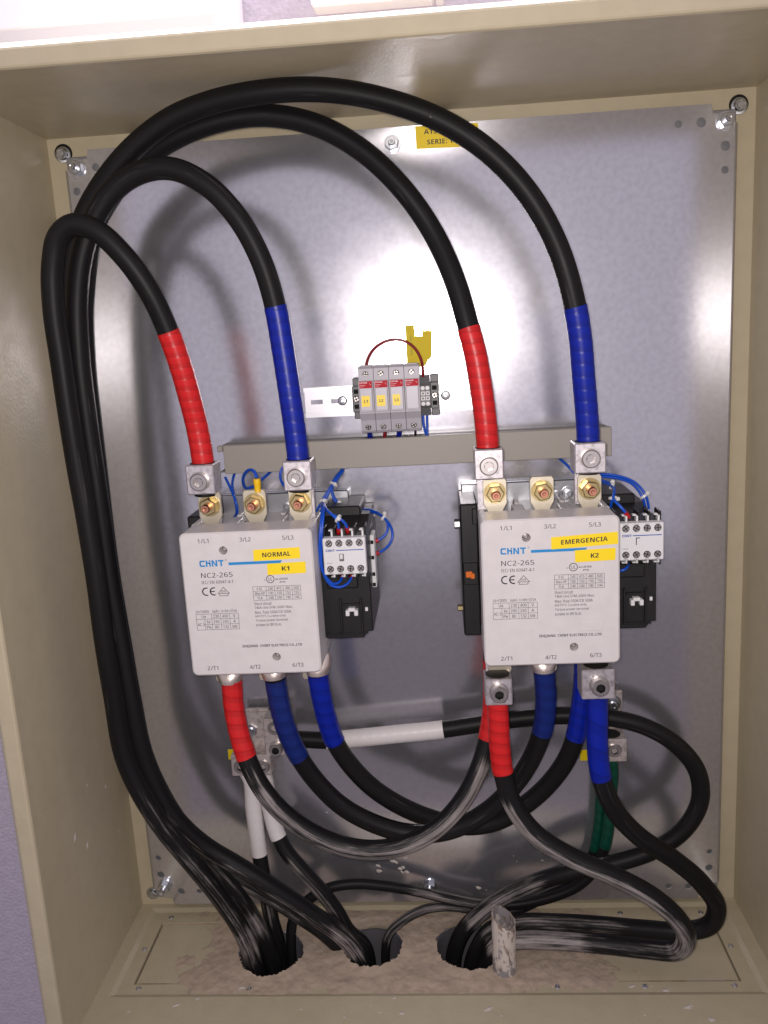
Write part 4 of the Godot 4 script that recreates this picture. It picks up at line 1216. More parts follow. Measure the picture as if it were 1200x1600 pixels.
func build_plate():
	var o := thing("mounting_plate", "galvanised steel mounting plate filling the back of the cabinet", "mounting plate", Vector3(0, -0.0012, 0.0))
	var csg := CSGPolygon3D.new()
	csg.name = "sheet"
	csg.polygon = poly([[-0.372, -0.4590], [-0.3625, -0.4615], [-0.3600, -0.4715], [-0.3495, -0.4725], [-0.3475, -0.4822], [0.3475, -0.4822], [0.3495, -0.4725], [0.3600, -0.4715], [0.3625, -0.4615], [0.372, -0.4590], [0.372, 0.4620], [0.3610, 0.4640], [0.3590, 0.4715], [0.3480, 0.4725], [0.3460, 0.4822], [-0.3460, 0.4822], [-0.3480, 0.4725], [-0.3590, 0.4715], [-0.3610, 0.4640], [-0.372, 0.4620]])
	csg.depth = 0.002
	csg.position = Vector3(0, 0, 0.0198)
	csg.material = mats.zinc_sheet
	for q in [[-0.3389, 0.4630, 0.0044], [-0.3638, 0.4382, 0.0044], [0.3114, 0.4640, 0.0040], [0.3358, 0.4640, 0.0052], [0.3620, 0.4385, 0.0052], [0.3621, 0.4137, 0.0040], [-0.3626, -0.4120, 0.0040], [-0.3618, -0.4370, 0.0050], [-0.3363, -0.4626, 0.0050], [-0.3117, -0.4629, 0.0038], [0.3616, -0.4153, 0.0038], [0.3613, -0.4383, 0.0048], [0.3358, -0.4648, 0.0046], [0.3105, -0.4644, 0.0040]]:
		var cut := CSGCylinder3D.new()
		cut.name = "hole"
		cut.radius = q[2]
		cut.height = 0.01
		cut.sides = 20
		cut.operation = CSGShape3D.OPERATION_SUBTRACTION
		cut.rotation.x = PI / 2
		cut.position = Vector3(q[0], q[1] + 0.0, -0.001)
		csg.add_child(cut, true)
	o.add_child(csg)
	for q in [[-0.352, 0.0], [0.352, 0.0]]:
		var rb := MB.new()
		rb.box(T(q[0] * 0.965, 0, 0.0075), Vector3(0.072, 0.955, 0.006), 0.001)
		part("rear_rail", rb, mats.rear_steel, o)
	for s in [-1.0, 1.0]:  # folded long edges
		var mb := MB.new()
		var rows := []
		for i in 2:
			var line := PackedVector3Array()
			for k in 8:
				var a := PI / 2 * minf(k / 6.0, 1.0)
				line.append(Vector3(s * (0.3722 + sin(a) * 0.0030), (-0.4585 if (i == 0) == (s > 0) else 0.4615), 0.0168 + cos(a) * 0.0030 - (0.012 if k == 7 else 0.0)))
			rows.append(line)
		if s > 0: rows.reverse()
		if s > 0:
			for r in rows: r.reverse()
		mb.sheet(rows, false)
		part("folded_edge", mb, mats.zinc_sheet, o)
	for q in [[-0.3602, 0.4630, 0.5], [0.3610, 0.4638, 0.1], [-0.3576, -0.4537, 0.8], [-0.0004, 0.4645, 0.3], [-0.0005, -0.4589, 0.6]]:
		var holder := Node3D.new()
		holder.name = "fixing_stud"
		holder.position = Vector3(q[0], q[1], 0.0199)
		o.add_child(holder, true)
		hex_stud(holder, Vector3.ZERO, 0.0080, 0.0062, 0.0040, 0.0165, "zinc_bright", "zinc_bright", q[2])
	# labels stuck to the plate
	var st := thing("serial_label", "yellow serial number label at the plate's top edge half behind a black cable", "label", Vector3(0.026, 0.468, 0.0200))
	var mb := MB.new()
	mb.prism(T(0, 0, 0), poly([[0.0005, -0.0115], [0.0690, -0.0130], [0.0690, 0.0110], [0.0, 0.0122]]), -0.0001, 0.00025)
	part("film", mb, mats.sticker_yellow, st)
	mb = MB.new()
	letters(mb, "ATS-N100", 0.0095, 0.0480, 0.0056, 0.0050, 0.00025, true)
	letters(mb, "SERIE: 1001", 0.0125, 0.0530, -0.0052, 0.0050, 0.00025, true)
	part("lettering", mb, mats.print_black, st)
	st = thing("foil_label", "yellow cut out label on the plate behind the red wire loop", "label", Vector3(0.004, 0.2180, 0.0200))
	mb = MB.new()
	mb.prism(T(0, 0, 0), poly([[0.0, 0.0], [0.0085, 0.0008], [0.0150, -0.0006], [0.0222, 0.0018], [0.0246, 0.0068], [0.0285, 0.0095], [0.0300, 0.0145], [0.0304, 0.0408], [0.0193, 0.0412], [0.0188, 0.0352], [0.0106, 0.0358], [0.0108, 0.0484], [0.0002, 0.0484]]), -0.0001, 0.0003)
	part("film", mb, mats.sticker_foil, st)
	mb = MB.new()
	letters(mb, "SERIE ATS 1001", -0.0110, 0.0110, 0.0, 0.0018, 0.0, false)
	var tt := Transform3D(Basis(Vector3(0, 0, 1), PI / 2), Vector3(0.0062, 0.0250, 0.0003))
	for i in mb.v.size():
		mb.v[i] = tt * mb.v[i]
		mb.n[i] = tt.basis * mb.n[i]
	part("lettering", mb, mats.print_black, st)
	for q in [["small yellow label beside the left double lug", -0.2530, -0.2720, 0.016, 0.014], ["small yellow label beside the earth lug", 0.1985, -0.2850, 0.0135, 0.0145]]:
		mb = MB.new()
		mb.prism(T(0, 0, 0), poly([[0, 0], [q[3], 0], [q[3], q[4]], [0, q[4]]]), -0.0001, 0.00025)
		var lab := part("phase_label", mb, mats.sticker_foil, self, Vector3(q[1], q[2], 0.0200))
		tag(lab, q[0], "label", "small yellow labels low on the plate")


func build_contactors():
	contactor("white contactor marked NORMAL K1 with its yellow labels", Vector3(-0.1625, -0.0065, 0.02),
		[[[0.0072, 0.0454], [0.0550, 0.0466], [0.0550, 0.0581], [0.0075, 0.0571]], ["NORMAL", 0.0308, 0.0516, 0.0288, 0.0046, 0.02]],
		[[[0.0203, 0.0303], [0.0597, 0.0312], [0.0600, 0.0429], [0.0205, 0.0421]], ["K1", 0.0392, 0.0366, 0.0078, 0.0046]], [1])
	contactor("white contactor marked EMERGENCIA K2 with its yellow labels", Vector3(0.1430, -0.0060, 0.02),
		[[[0.0011, 0.0448], [0.0665, 0.0479], [0.0660, 0.0602], [0.0010, 0.0571]], ["EMERGENCIA", 0.0335, 0.0526, 0.0455, 0.0046, 0.045]],
		[[[0.0243, 0.0307], [0.0634, 0.0317], [0.0640, 0.0440], [0.0240, 0.0430]], ["K2", 0.0435, 0.0371, 0.0078, 0.0046, 0.03]], [])
	aux_block("white auxiliary block on the contactor marked NORMAL", Vector3(-0.0662, 0.0320, 0.1680), false)
	aux_block("white auxiliary block behind the contactor marked EMERGENCIA", Vector3(0.2395, 0.0350, 0.1680), true)
	var sz := Vector3(0.0295, 0.0310, 0.0310)
	lug("alloy lug on terminal 1/L1 of the NORMAL contactor holding the red taped cable", Vector3(-0.2122, 0.1194, 0.166), sz, true, Vector2(-0.2125, 0.1178))
	lug("alloy lug on terminal 5/L3 of the NORMAL contactor holding the blue taped cable", Vector3(-0.1100, 0.1188, 0.166), sz, true, Vector2(-0.1108, 0.1178))
	lug("alloy lug on terminal 1/L1 of the EMERGENCIA contactor holding the red taped cable", Vector3(0.0872, 0.1215, 0.166), sz, true, Vector2(0.0868, 0.1205))
	lug("alloy lug on terminal 5/L3 of the EMERGENCIA contactor holding the blue taped cable", Vector3(0.1890, 0.1232, 0.166), Vector3(0.0315, 0.0310, 0.0310), true, Vector2(0.1888, 0.1232))
	lug("alloy lug under terminal 2/T1 of the EMERGENCIA contactor", Vector3(0.0900, -0.1262, 0.166), Vector3(0.0290, 0.0300, 0.0310), false, Vector2(0.0900, -0.1250))
	lug("alloy lug under terminal 6/T3 of the EMERGENCIA contactor", Vector3(0.1955, -0.1205, 0.166), Vector3(0.0350, 0.0335, 0.0310), false, Vector2(0.1962, -0.1205))
	# double lugs of the neutral and the earth lug, low on the plate
	var o := thing("double_lug", "grey double lug low on the plate holding two white taped cables", "cable lug", Vector3(-0.2125, -0.2575, 0.066))
	var mb := MB.new()
	mb.box(T(0, 0, -0.014), Vector3(0.0500, 0.0275, 0.028), 0.001)
	part("block", mb, mats.alloy_dirty, o)
	for x in [-0.0128, 0.0150]:
		socket_screw("set_screw", o, Vector3(x, -0.0008, 0), 0.0082, 0.004, "steel_screw", 0.5, true)
	mb = MB.new()
	mb.box(T(0.004, 0.032, -0.030), Vector3(0.034, 0.062, 0.004), 0.0006)
	var tg := part("tongue", mb, mats.alloy_dirty, o)
	hex_stud(tg, Vector3(-0.002, 0.0365, -0.028), 0.0085, 0.006, 0.0045, 0.012, "zinc_bright", "zinc_bright", 0.4)
	mb = MB.new()
	mb.box(T(0.004, 0.03, -0.039), Vector3(0.03, 0.05, 0.014), 0.001)
	part("standoff", mb, mats.black_plastic, o)
	o = thing("double_lug", "grey double lug low on the plate gripping the white banded black cable", "cable lug", Vector3(-0.1795, -0.2210, 0.066))
	mb = MB.new()
	mb.box(T(0, 0, -0.014), Vector3(0.0270, 0.0490, 0.027), 0.001)
	part("block", mb, mats.alloy_dirty, o)
	socket_screw("set_screw", o, Vector3(0.0005, 0.0130, 0), 0.0080, 0.0015, "steel_screw", 0.62, true)
	socket_screw("set_screw", o, Vector3(0.0010, -0.0130, 0), 0.0080, 0.0090, "steel_screw", 0.55, true)
	mb = MB.new()
	mb.box(T(-0.020, 0.006, -0.0255), Vector3(0.040, 0.034, 0.003), 0.0006)
	part("tongue", mb, mats.alloy_dirty, o)
	o = thing("earth_lug", "grey single lug on the plate holding the green cable", "cable lug", Vector3(0.2300, -0.2490, 0.066))
	mb = MB.new()
	mb.box(T(0, 0, -0.0155), Vector3(0.0345, 0.0290, 0.031), 0.001)
	var bl := part("block", mb, mats.alloy_dirty, o)
	socket_screw("set_screw", o, Vector3(0.0020, 0.0010, 0), 0.0080, 0.0035, "steel_screw", 0.52, true)
	mb = MB.new()
	mb.lathe(T(0, 0.0145, -0.016), [[0.0, 0.0001], [0.0118, 0.0001], [0.0122, 0.0006], [0.0, 0.0006]], 24)
	part("bore", mb, mats.hole_dark, bl)
	mb = MB.new()
	mb.box(T(0.006, 0.032, -0.0335), Vector3(0.024, 0.062, 0.004), 0.0006)
	tg = part("tongue", mb, mats.alloy_dirty, o)
	hex_stud(tg, Vector3(0.006, 0.048, -0.0315), 0.0085, 0.006, 0.0045, 0.012, "zinc_bright", "zinc_bright", 0.1)
	mb = MB.new()
	mb.box(T(0.004, 0.03, -0.0405), Vector3(0.02, 0.05, 0.010), 0.001)
	part("standoff", mb, mats.zinc_bright, o)


func build_rail():
	# hat rail
	var o := thing("mounting_rail", "silver hat shaped rail carrying the fuse holders", "rail", Vector3(-0.0165, 0.1835, 0.02))
	var csg := CSGPolygon3D.new()
	csg.name = "profile"
	csg.polygon = poly([[-0.0135, 0.0], [-0.0175, 0.0065], [-0.0175, 0.0075], [-0.0125, 0.0075], [-0.0122, 0.0012], [0.0122, 0.0012], [0.0125, 0.0075], [0.0175, 0.0075], [0.0175, 0.0065], [0.0135, 0.0]])
	csg.polygon = poly([[-0.0135, 0.0002], [0.0135, 0.0002], [0.0135, 0.0063], [0.0175, 0.0063], [0.0175, 0.0075], [0.0123, 0.0075], [0.0123, 0.0014], [-0.0123, 0.0014], [-0.0123, 0.0075], [-0.0175, 0.0075], [-0.0175, 0.0063], [-0.0135, 0.0063]])
	csg.depth = 0.204
	csg.basis = Basis(Vector3(0, 1, 0), Vector3(0, 0, 1), Vector3(1, 0, 0))
	csg.position = Vector3(0.102, 0, 0)
	csg.material = mats.rail_steel
	for z in [-0.016, -0.044, -0.166, -0.190]:
		var cut := CSGBox3D.new()
		cut.name = "slot"
		cut.size = Vector3(0.0052, 0.02, 0.014)
		cut.position = Vector3(0, 0, z)
		cut.operation = CSGShape3D.OPERATION_SUBTRACTION
		csg.add_child(cut, true)
	o.add_child(csg)
	for x in [-0.0575, 0.064]:
		var mb := MB.new()
		mb.lathe(along("z", Vector3(x, 0, 0.0014)), [[0.0, 0.0], [0.0056, 0.0], [0.0056, 0.001], [0.0042, 0.0032], [0.0018, 0.0036], [0.0015, 0.002], [0.0, 0.002]], 20)
		part("rail_screw", mb, mats.zinc_bright, o)
	var w := ["L1", "L2", "L3", ""]
	var says := ["leftmost grey fuse holder, with yellow L1 label", "second grey fuse holder, with yellow L2 label", "third grey fuse holder, with narrow yellow L3 label", "rightmost grey fuse holder without a yellow label"]
	for i in 4:
		fuse_holder(says[i], -0.0405 + i * 0.0170, w[i], 0.1865)
	# end stops and the terminal block
	for q in [["dark grey rail clamp left of the fuse holders", -0.0540, 0.0094], ["dark grey rail clamp right of the small terminal block", 0.0348, 0.0096]]:
		var e := thing("end_stop", q[0], "rail clamp", Vector3(q[1], 0.1870, 0.0277), "dark grey rail clamps")
		var mb := MB.new()
		mb.box(T(0, 0, 0.015), Vector3(q[2], 0.030, 0.030), 0.001)
		mb.box(T(0.0004, 0.0135, 0.0105), Vector3(q[2], 0.0195, 0.020), 0.001)
		mb.box(T(0.0004, -0.0135, 0.0105), Vector3(q[2], 0.0195, 0.020), 0.001)
		part("body", mb, mats.terminal_grey, e)
		cross_screw("clamp_screw", e, Vector3(0, 0, 0.030), 0.0030, "steel_screw", 0.3)
		for y in [0.0085, -0.0085]:
			mb = MB.new()
			mb.box(T(0, y, 0.0301), Vector3(0.0052, 0.0048, 0.0008))
			part("pocket", mb, mats.hole_dark, e)
	var t := thing("terminal_block", "small dark grey terminal block with white test holes", "terminal block", Vector3(0.0243, 0.1870, 0.0277))
	var mb2 := MB.new()
	mb2.prism(Transform3D(Basis(Vector3(0, 0, 1), Vector3(0, 1, 0), Vector3(-1, 0, 0)), Vector3(0.0056, 0, 0)), poly([[0.0, -0.0225], [0.026, -0.0225], [0.031, -0.014], [0.034, -0.011], [0.034, 0.011], [0.031, 0.014], [0.026, 0.0225], [0.0, 0.0225]]), 0.0, 0.0110)
	part("body", mb2, mats.terminal_grey, t)
	for y in [0.0088, 0.0028, -0.0028, -0.0088]:
		for x in [-0.0026, 0.0027]:
			var mb := MB.new()
			if absf(y) > 0.005:
				mb.lathe(along("z", Vector3(x, y, 0.034)), [[0.0, 0.0], [0.0022, 0.0], [0.0022, 0.0006], [0.0009, 0.0006], [0.0009, 0.0002], [0.0, 0.0002]], 14)
			else:
				mb.box(T(x, y + 0.0016, 0.0343), Vector3(0.0044, 0.0010, 0.0008))
				mb.box(T(x, y - 0.0016, 0.0343), Vector3(0.0044, 0.0010, 0.0008))
				mb.box(T(x - 0.0017, y, 0.0343), Vector3(0.0010, 0.0022, 0.0008))
				mb.box(T(x + 0.0017, y, 0.0343), Vector3(0.0010, 0.0022, 0.0008))
			part("test_hole", mb, mats.aux_white, t)
	# wiring duct
	var d := thing("wiring_duct", "long beige plastic wiring duct across the middle of the plate", "wiring duct", Vector3(0.0065, 0.1250, 0.02))
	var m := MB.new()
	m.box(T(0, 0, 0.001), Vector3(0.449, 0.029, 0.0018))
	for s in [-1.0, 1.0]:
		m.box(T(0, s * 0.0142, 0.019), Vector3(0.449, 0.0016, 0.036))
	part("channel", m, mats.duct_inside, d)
	m = MB.new()
	m.box(T(0.0030, 0, 0.0390), Vector3(0.4435, 0.0330, 0.0022), 0.0007)
	for s in [-1.0, 1.0]:
		m.box(T(0.0030, s * 0.01575, 0.0332), Vector3(0.4435, 0.0014, 0.0100), 0.0004)
	part("cover", m, mats.duct_plastic, d)
	m = MB.new()
	m.box(T(-0.2225, 0.0130, 0.0362), Vector3(0.0060, 0.0070, 0.0080), 0.0008)
	part("end_clip", m, mats.duct_plastic, d)


func build_cables():
	var R := 0.0109
	var down := Vector3(0, -0.75, 0.66)
	var front := Vector3(0.1, 0.2, 0.97)
	cable("power_cable", "black cable with red tape arching lowest, into the NORMAL contactor", "black power cables", "riser_k1_red", R, [[0.55, 5.0, "tape_red", 0.0115, 0.12]], [[20.5, 24.6, front, 0.5, 0.6], [23.7, 24.7, Vector3.ZERO, 0, 0.95]], 1)
	cable("power_cable", "black cable with blue tape arching into the NORMAL contactor", "black power cables", "riser_k1_blue", R, [[0.55, 5.0, "tape_blue", 0.0125, 0.1]], [[22.5, 28.0, Vector3(-0.4, -0.7, 0.6), 0.45, 0.65], [27.4, 28.8, front, 0.2, 0.9]], 2)
	cable("power_cable", "black cable with red tape arching high, into the EMERGENCIA contactor", "black power cables", "riser_k2_red", R, [[0.5, 5.0, "tape_red", 0.0115, 0.12]], [[26, 31.4, Vector3(-0.4, -0.6, 0.7), 0.35, 0.85]], 3)
	cable("power_cable", "black cable with blue tape arching highest, into the EMERGENCIA contactor", "black power cables", "riser_k2_blue", R, [[0.5, 4.95, "tape_blue", 0.0125, 0.1]], [[28, 31, front, 0.45, 0.6], [30.2, 31.1, Vector3.ZERO, 0.0, 0.95]], 4)
	var o := cable("power_cable", "black jumper cable with red taped ends, smeared with plaster, looping below both contactors", "black power cables", "jumper_red", R, [[0.1, 3.1, "tape_red", 0.016, 0.75], [13.25, 15.4, "tape_red", 0.014, 0.3]], [[4.0, 12.6, down, 0.25, 1.0], [6.5, 11.5, front, 0.55, 0.65], [3.4, 4.2, front, 0.7, 0.6]], 5)
	crimp(o, Vector3(-0.2070, -0.1130, 0.1440), o.position, 0.026)
	o = cable("power_cable", "black jumper cable with dark navy taped ends looping below both contactors", "black power cables", "jumper_navy", R, [[0.1, 2.9, "tape_navy", 0.016, 0.75], [11.9, 14.0, "tape_navy", 0.015, 0.4]], [], 6)
	crimp(o, Vector3(-0.1575, -0.1100, 0.1430), o.position, 0.026)
	crimp(o, Vector3(0.1405, -0.1120, 0.1415), o.position, 0.026)
	o = cable("power_cable", "black jumper cable with bright blue taped ends, rearmost loop between the contactors", "black power cables", "jumper_blue", R, [[0.1, 3.0, "tape_blue", 0.016, 0.9], [12.9, 15.2, "tape_blue", 0.014, 0.4]], [], 7)
	crimp(o, Vector3(-0.1085, -0.1080, 0.1400), o.position, 0.026)
	cable("power_cable", "black cable with red tape leaving the EMERGENCIA contactor's left bottom lug", "black power cables", "load_red", R, [[0.6, 3.9, "tape_red", 0.0125, 0.1]], [[4.6, 12.0, Vector3(-0.45, -0.75, 0.5), 0.28, 1.05], [10.4, 12.4, front, 0.1, 0.8], [14.3, 17.4, front, 0.1, 1.05], [12.0, 15.0, front, 0.3, 0.5]], 8)
	cable("power_cable", "black cable with blue tape leaving the EMERGENCIA contactor's right bottom lug", "black power cables", "load_blue", R, [[0.6, 3.85, "tape_blue", 0.03, 0.05]], [[12.3, 16.5, front, 0.4, 0.7]], 9)
	cable("neutral_cable", "black cable with white band crossing the plate and looping at its right edge", "black power cables", "neutral_link", R * 0.96, [[2.0, 5.05, "tape_white", 0.0125, 0.12]], [[17.6, 20.6, Vector3(0, 0.5, 0.85), 0.1, 0.9]], 10)
	cable("neutral_cable", "left of the two white taped cables below the double lug", "white taped cables", "neutral_drop_a", 0.0096, [[0.4, 3.75, "tape_white", 0.0125, 0.25]], [[5.0, 6.0, front, 0.3, 0.6]], 11)
	cable("neutral_cable", "right of the two white taped cables below the double lug", "white taped cables", "neutral_drop_b", 0.0096, [[0.4, 3.2, "tape_white", 0.0125, 0.25]], [[4.2, 7.0, Vector3(-0.7, -0.4, 0.6), 0.35, 0.95]], 12)
	cable("earth_cable", "green taped cable out of the earth lug, nearer of the two", "thin black earth cables", "earth_front", 0.0066, [[0.3, 4.1, "tape_green", 0.014, 0.2]], [[8.6, 11.3, Vector3(0, 0.8, 0.5), 0.2, 0.85]], 13)
	cable("earth_cable", "green taped cable behind the other green one, under the earth lug", "thin black earth cables", "earth_rear", 0.0060, [[0.3, 3.6, "tape_green", 0.014, 0.2]], [[8.0, 12.5, Vector3(0, 0.8, 0.5), 0.15, 0.8]], 14)


func build_wires():
	var g1 := "blue control wires at the NORMAL contactor"
	var g2 := "blue control wires at the EMERGENCIA contactor"
	var g3 := "short wires under the fuse holders"
	wire("control_wire", "rear blue wire from the duct down behind the NORMAL contactor's right lug", g1, "blue_a", "wire_blue")
	wire("control_wire", "front blue wire from the duct down behind the NORMAL contactor's right lug", g1, "blue_b", "wire_blue")
	wire("control_wire", "blue wire looping in the inner arc right of the NORMAL coil block", g1, "blue_c", "wire_blue", 0.0015, [1])
	wire("control_wire", "blue wire looping in the outer arc right of the NORMAL coil block", g1, "blue_d", "wire_blue", 0.0015, [1])
	wire("control_wire", "blue wire into the second top screw of the NORMAL auxiliary block", g1, "blue_e", "wire_blue", 0.0015, [1])
	wire("control_wire", "blue wire into the third top screw of the NORMAL auxiliary block", g1, "blue_f", "wire_blue", 0.0015, [1])
	wire("control_wire", "blue wire looping outermost under the NORMAL auxiliary block", g1, "blue_g", "wire_blue", 0.0015, [1])
	wire("control_wire", "blue wire looping innermost under the NORMAL auxiliary block", g1, "blue_h", "wire_blue", 0.0015, [1])
	wire("control_wire", "blue wire beside the lug on the NORMAL contactor's terminal 5/L3", g1, "blue_i", "wire_blue")
	wire("control_wire", "straighter blue wire hanging from the duct right of the NORMAL contactor's 1/L1 lug", g1, "blue_j", "wire_blue")
	wire("control_wire", "slanting blue wire coming out behind the NORMAL contactor's 1/L1 lug", g1, "blue_k", "wire_blue")
	wire("control_wire", "blue wire coming from the duct behind the EMERGENCIA contactor's right lug", g2, "blue_l", "wire_blue")
	wire("control_wire", "outer of the two blue wires arching over the EMERGENCIA coil block", g2, "blue_m", "wire_blue")
	wire("control_wire", "inner of the two blue wires arching over the EMERGENCIA coil block", g2, "blue_n", "wire_blue")
	wire("control_wire", "blue wire tied behind the EMERGENCIA contactor's right lug", g2, "blue_o", "wire_blue")
	wire("control_wire", "blue wire with red ferrule into the EMERGENCIA auxiliary block", g2, "blue_p", "wire_blue", 0.0015, [1])
	wire("control_wire", "short blue wire curling under the EMERGENCIA auxiliary block", g2, "blue_q", "wire_blue")
	wire("jumper_wire", "dark red wire looping over the fuse holders", "", "red_loop", "wire_red", 0.0016)
	wire("control_wire", "right of the two dark blue wires under the leftmost fuse holder", g3, "drop_a", "wire_navy", 0.0017)
	wire("control_wire", "left of the two dark blue wires under the leftmost fuse holder", g3, "drop_a2", "wire_navy", 0.0017)
	wire("control_wire", "dark red wire under the second fuse holder", g3, "drop_b", "wire_red", 0.0020)
	wire("control_wire", "right of the two dark blue wires under the third fuse holder", g3, "drop_c", "wire_navy", 0.0016)
	wire("control_wire", "left of the two dark blue wires under the third fuse holder", g3, "drop_c2", "wire_navy", 0.0016)
	wire("control_wire", "black wire under the rightmost fuse holder", g3, "drop_d", "wire_black", 0.0012)
	wire("control_wire", "left, bent one of the two blue wires under the small terminal block", g3, "drop_e", "wire_blue", 0.0014)
	wire("control_wire", "right, straight one of the two blue wires under the small terminal block", g3, "drop_f", "wire_blue", 0.0014)
	# the lead with the yellow ring terminal
	var ctrl: Array = WIRES["ring_lead"]
	var o := thing("ring_terminal_lead", "blue wire with yellow sleeve on the NORMAL contactor's middle terminal", "wire", ctrl[0], g1)
	part("insulation", tube(route(ctrl, 0.0015), -1, 999, func(_s, _a): return 0.0017, 12, ctrl[0]), mats.wire_blue, o)
	var mb := MB.new()
	mb.lathe(T(0.0004, -0.0150, 0.0015), [[0.0, 0.0], [0.0036, 0.0], [0.0034, 0.004], [0.0040, 0.010], [0.0040, 0.0145], [0.0, 0.0145]], 18)
	part("sleeve", mb, mats.ring_yellow, o)
	mb = MB.new()
	mb.box(T(0.0004, -0.0185, 0.0015), Vector3(0.006, 0.008, 0.0016), 0.0004)
	part("ring_tongue", mb, mats.tinned_lug, o)
	# ties
	tie(WIRES["blue_b"][1], WIRES["blue_b"][2] - WIRES["blue_b"][0], 0.0042, "white tie on the blue wires just below the duct's middle", Vector3(0.4, 0.2, 1))
	tie(WIRES["blue_f"][0], Vector3(0.2, -1, 0.6), 0.0040, "white tie on the blue wires at the NORMAL contactor's top right corner", Vector3(0.3, 0.4, 1))
	tie((WIRES["blue_e"][3] + WIRES["blue_f"][3]) / 2.0, Vector3(0.8, -0.5, 0.2), 0.0036, "white tie above the NORMAL auxiliary block's second screw", Vector3(0.2, 0.2, 1))
	tie(WIRES["blue_c"][3], Vector3(0.8, -0.5, 0.2), 0.0034, "white tie on top of the NORMAL coil block", Vector3(0.5, 0.6, 0.8))
	tie((WIRES["blue_c"][7] + WIRES["blue_d"][7]) / 2.0, Vector3(0.8, -0.6, 0.3), 0.0036, "white tie on the blue loop right of the NORMAL coil block", Vector3(0.2, 1.0, 0.3))
	tie((WIRES["blue_o"][2] + WIRES["blue_p"][2]) / 2.0, Vector3(0.8, -0.5, 0.4), 0.0034, "white tie on the blue wires right of the EMERGENCIA contactor's right lug", Vector3(0.0, 1.0, 0.5))
	tie((WIRES["blue_o"][4] + WIRES["blue_p"][4]) / 2.0, Vector3(0.1, -1, 0.3), 0.0034, "white tie on the blue wires behind the EMERGENCIA contactor's top right corner", Vector3(1.0, -0.2, 0.5))
	tie((WIRES["blue_m"][4] + WIRES["blue_n"][4]) / 2.0, Vector3(0.5, -0.8, 0.3), 0.0042, "white tie on the blue arch over the EMERGENCIA coil block", Vector3(0.4, 0.6, 0.6))


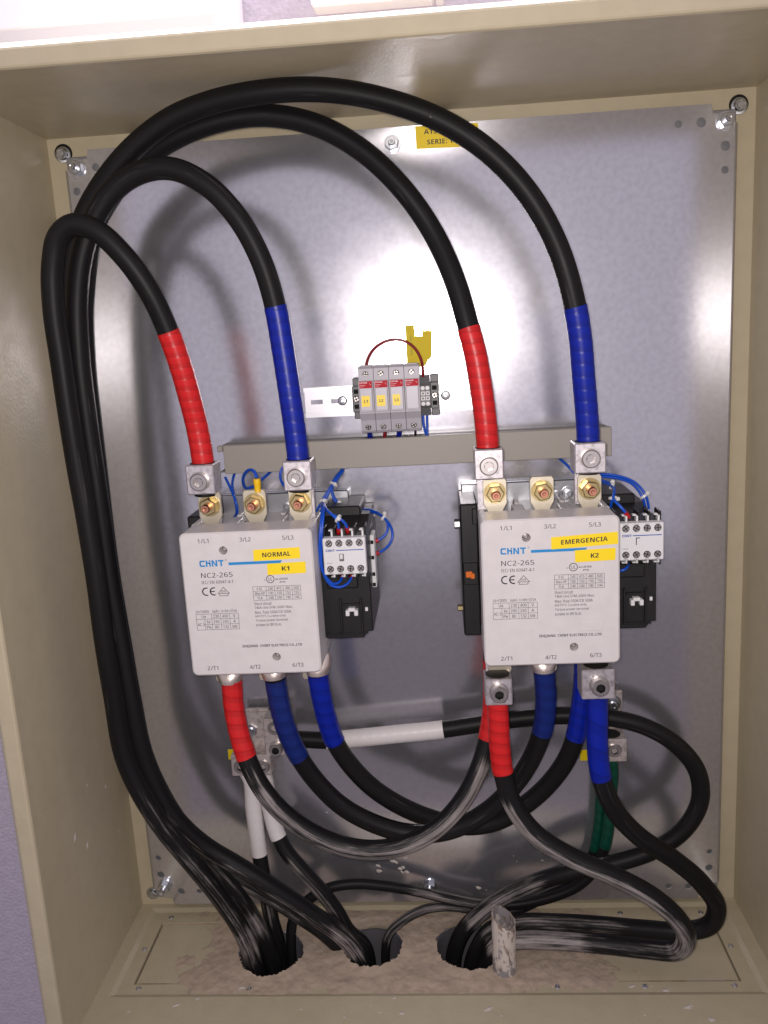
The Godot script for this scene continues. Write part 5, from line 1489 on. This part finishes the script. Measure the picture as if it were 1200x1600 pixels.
func build_floor_things():
	var y := -0.4994
	var lay := func(p: Vector2):
		var edge := minf(minf(p.x + 0.300, 0.262 - p.x) / 0.045, minf((p.y - 0.012) / 0.02, (0.172 - p.y) / 0.024))
		var n := noise.get_noise_2d(p.x * 1500, p.y * 1500)
		var f := noise.get_noise_2d(p.x * 6000 + 90, p.y * 6000)
		var rim := 0.0
		for h in HOLES:
			rim = maxf(rim, 1.0 - clampf((p.distance_to(h[0]) - h[1]) / 0.014, 0.0, 1.0))
		return y + clampf(edge, -1.0, 1.0) * 0.0022 + n * 0.0022 + f * 0.0007 + rim * 0.0022 - 0.0004 - maxf(0.0, (p.x - 0.11)) * 0.014
	var mb := plate_grid(-0.345, 0.30, 0.0005, 0.190, 0.0021, HOLES, lay, 0.005)
	var o: Node3D = part("plaster_patch", mb, mats.plaster, self)
	tag(o, "dried beige plaster smeared round the three cable holes in the cabinet floor", "plaster")
	var says := ["left grey conduit mouth in the plaster, holding four cables", "middle grey conduit mouth in the plaster", "right grey conduit mouth in the plaster beside the upright pipe stub"]
	for i in 3:
		var h = HOLES[i]
		var p := thing("conduit_pipe", says[i], "conduit", Vector3(h[0].x, y - 0.25, h[0].y), "conduit mouths in the floor")
		mb = MB.new()
		var r: float = h[1] + 0.001
		mb.lathe(T(0, 0, 0), [[0.0, 0.0], [r + 0.003, 0.0], [r + 0.003, 0.2475], [r, 0.2475], [r, 0.003], [0.0, 0.003]], 40)
		part("tube", mb, mats.pipe_grey, p)
	# broken stub of pipe standing in the plaster
	o = thing("pipe_stub", "broken upright stub of plaster covered grey pipe beside the right hole", "pipe", Vector3(0.0885, y - 0.012, 0.1280))
	var rows := []
	var inner := []
	for i in 15:
		var f := i / 14.0
		var a1 := PackedVector3Array()
		var a2 := PackedVector3Array()
		for j in 36:
			var a := -TAU * j / 36
			var top := 0.0835 - 0.0075 * cos(a - 0.1) - 0.004 * sin(a) + 0.0028 * noise.get_noise_2d(cos(a) * 220, sin(a) * 220)
			var dent := 1.0 + 0.035 * cos(2 * a + 0.6) * f
			var lump := 0.0012 * maxf(0.0, noise.get_noise_3d(cos(a) * 130, sin(a) * 130, f * 300))
			a1.append(Vector3(cos(a) * (0.0138 * dent + lump) + f * 0.0010, top * f, sin(a) * (0.0138 / dent + lump)))
			a2.append(Vector3(cos(a) * 0.0118 * dent + f * 0.0010, lerpf(0.03, top, f), sin(a) * 0.0118 / dent))
		rows.append(a1)
		inner.append(a2)
	mb = MB.new()
	mb.sheet(rows, true, Rect2(0, 0, 1, 1))
	inner.reverse()
	mb.sheet(inner, true)
	for j in 36:
		var k := (j + 1) % 36
		mb.quad(rows[14][j], rows[14][k], inner[0][k], inner[0][j])
	var im := Image.create(128, 128, false, Image.FORMAT_RGB8)  # dried plaster over grey plastic
	for v in 128:
		for u in 128:
			var a := -TAU * u / 128.0
			var n := noise.get_noise_3d(cos(a) * 110, sin(a) * 110, v * 2.2) + 0.45 * noise.get_noise_3d(cos(a) * 420, sin(a) * 420, v * 8.0)
			var cover := smoothstep(-0.08, 0.06, n + (v - 40) / 128.0 * 1.3)
			var brown := smoothstep(0.12, 0.35, noise.get_noise_3d(cos(a) * 160 + 70, sin(a) * 160, v * 3.0) + (0.3 if v > 118 else -0.1))
			var c := Color(0.24, 0.225, 0.22).lerp(Color(0.54, 0.48, 0.42), cover).lerp(Color(0.17, 0.11, 0.075), brown * 0.8)
			im.set_pixel(u, v, c.linear_to_srgb())
	var pm := StandardMaterial3D.new()
	pm.resource_name = "plastered_pipe"
	pm.albedo_texture = ImageTexture.create_from_image(im)
	pm.roughness = 0.8
	part("tube", mb, pm, o)
	# spatter of plaster on floor, walls and plate: uncountable
	mb = MB.new()
	var spots := []
	for i in 110:
		var p := Vector2(rng.randf_range(-0.37, 0.36), rng.randf_range(0.150, 0.243))
		spots.append([Vector3(p.x, y + (0.0029 if p.y > 0.1715 else 0.0002 + maxf(0.0, lay.call(p) - y)), p.y), Vector3.UP, rng.randf() ** 5 * 0.0042 + 0.0005])
	for i in 26:
		spots.append([Vector3(rng.randf_range(-0.30, 0.15), rng.randf_range(-0.47, -0.35), 0.0199), Vector3.BACK, rng.randf() ** 3 * 0.0026 + 0.0006])
	for i in 14:
		spots.append([Vector3(-0.3999, rng.randf_range(-0.45, -0.15), rng.randf_range(0.03, 0.2)), Vector3.RIGHT, rng.randf() ** 5 * 0.0035 + 0.0005])
	spots.append([Vector3(-0.3999, -0.29, 0.165), Vector3.RIGHT, 0.0042])
	for i in 14:  # the wiped splash under the long jumper
		spots.append([Vector3(-0.075 + rng.randf() * 0.05, -0.405 - rng.randf() * 0.035, 0.0199), Vector3.BACK, 0.001 + rng.randf() * 0.004])
	for s in spots:
		var nrm: Vector3 = s[1]
		var u := nrm.cross(Vector3(0.31, 0.52, 0.79)).normalized()
		var w := nrm.cross(u)
		var rim := []
		var turn := rng.randf() * TAU
		for k in 9:
			var a := turn + TAU * k / 9
			var rr: float = s[2] * (0.55 + 0.75 * rng.randf())
			rim.append(s[0] + u * cos(a) * rr * 1.3 + w * sin(a) * rr * 0.75)
		var top: Vector3 = s[0] + nrm * minf(0.0011, s[2] * 0.3)
		for k in 9:
			mb.flat(top, rim[k], rim[(k + 1) % 9])
	o = part("plaster_spatter", mb, mats.plaster_fleck, self)
	tag(o, "small white flecks of plaster spattered over the cabinet floor and lower walls", "plaster", "", "stuff")
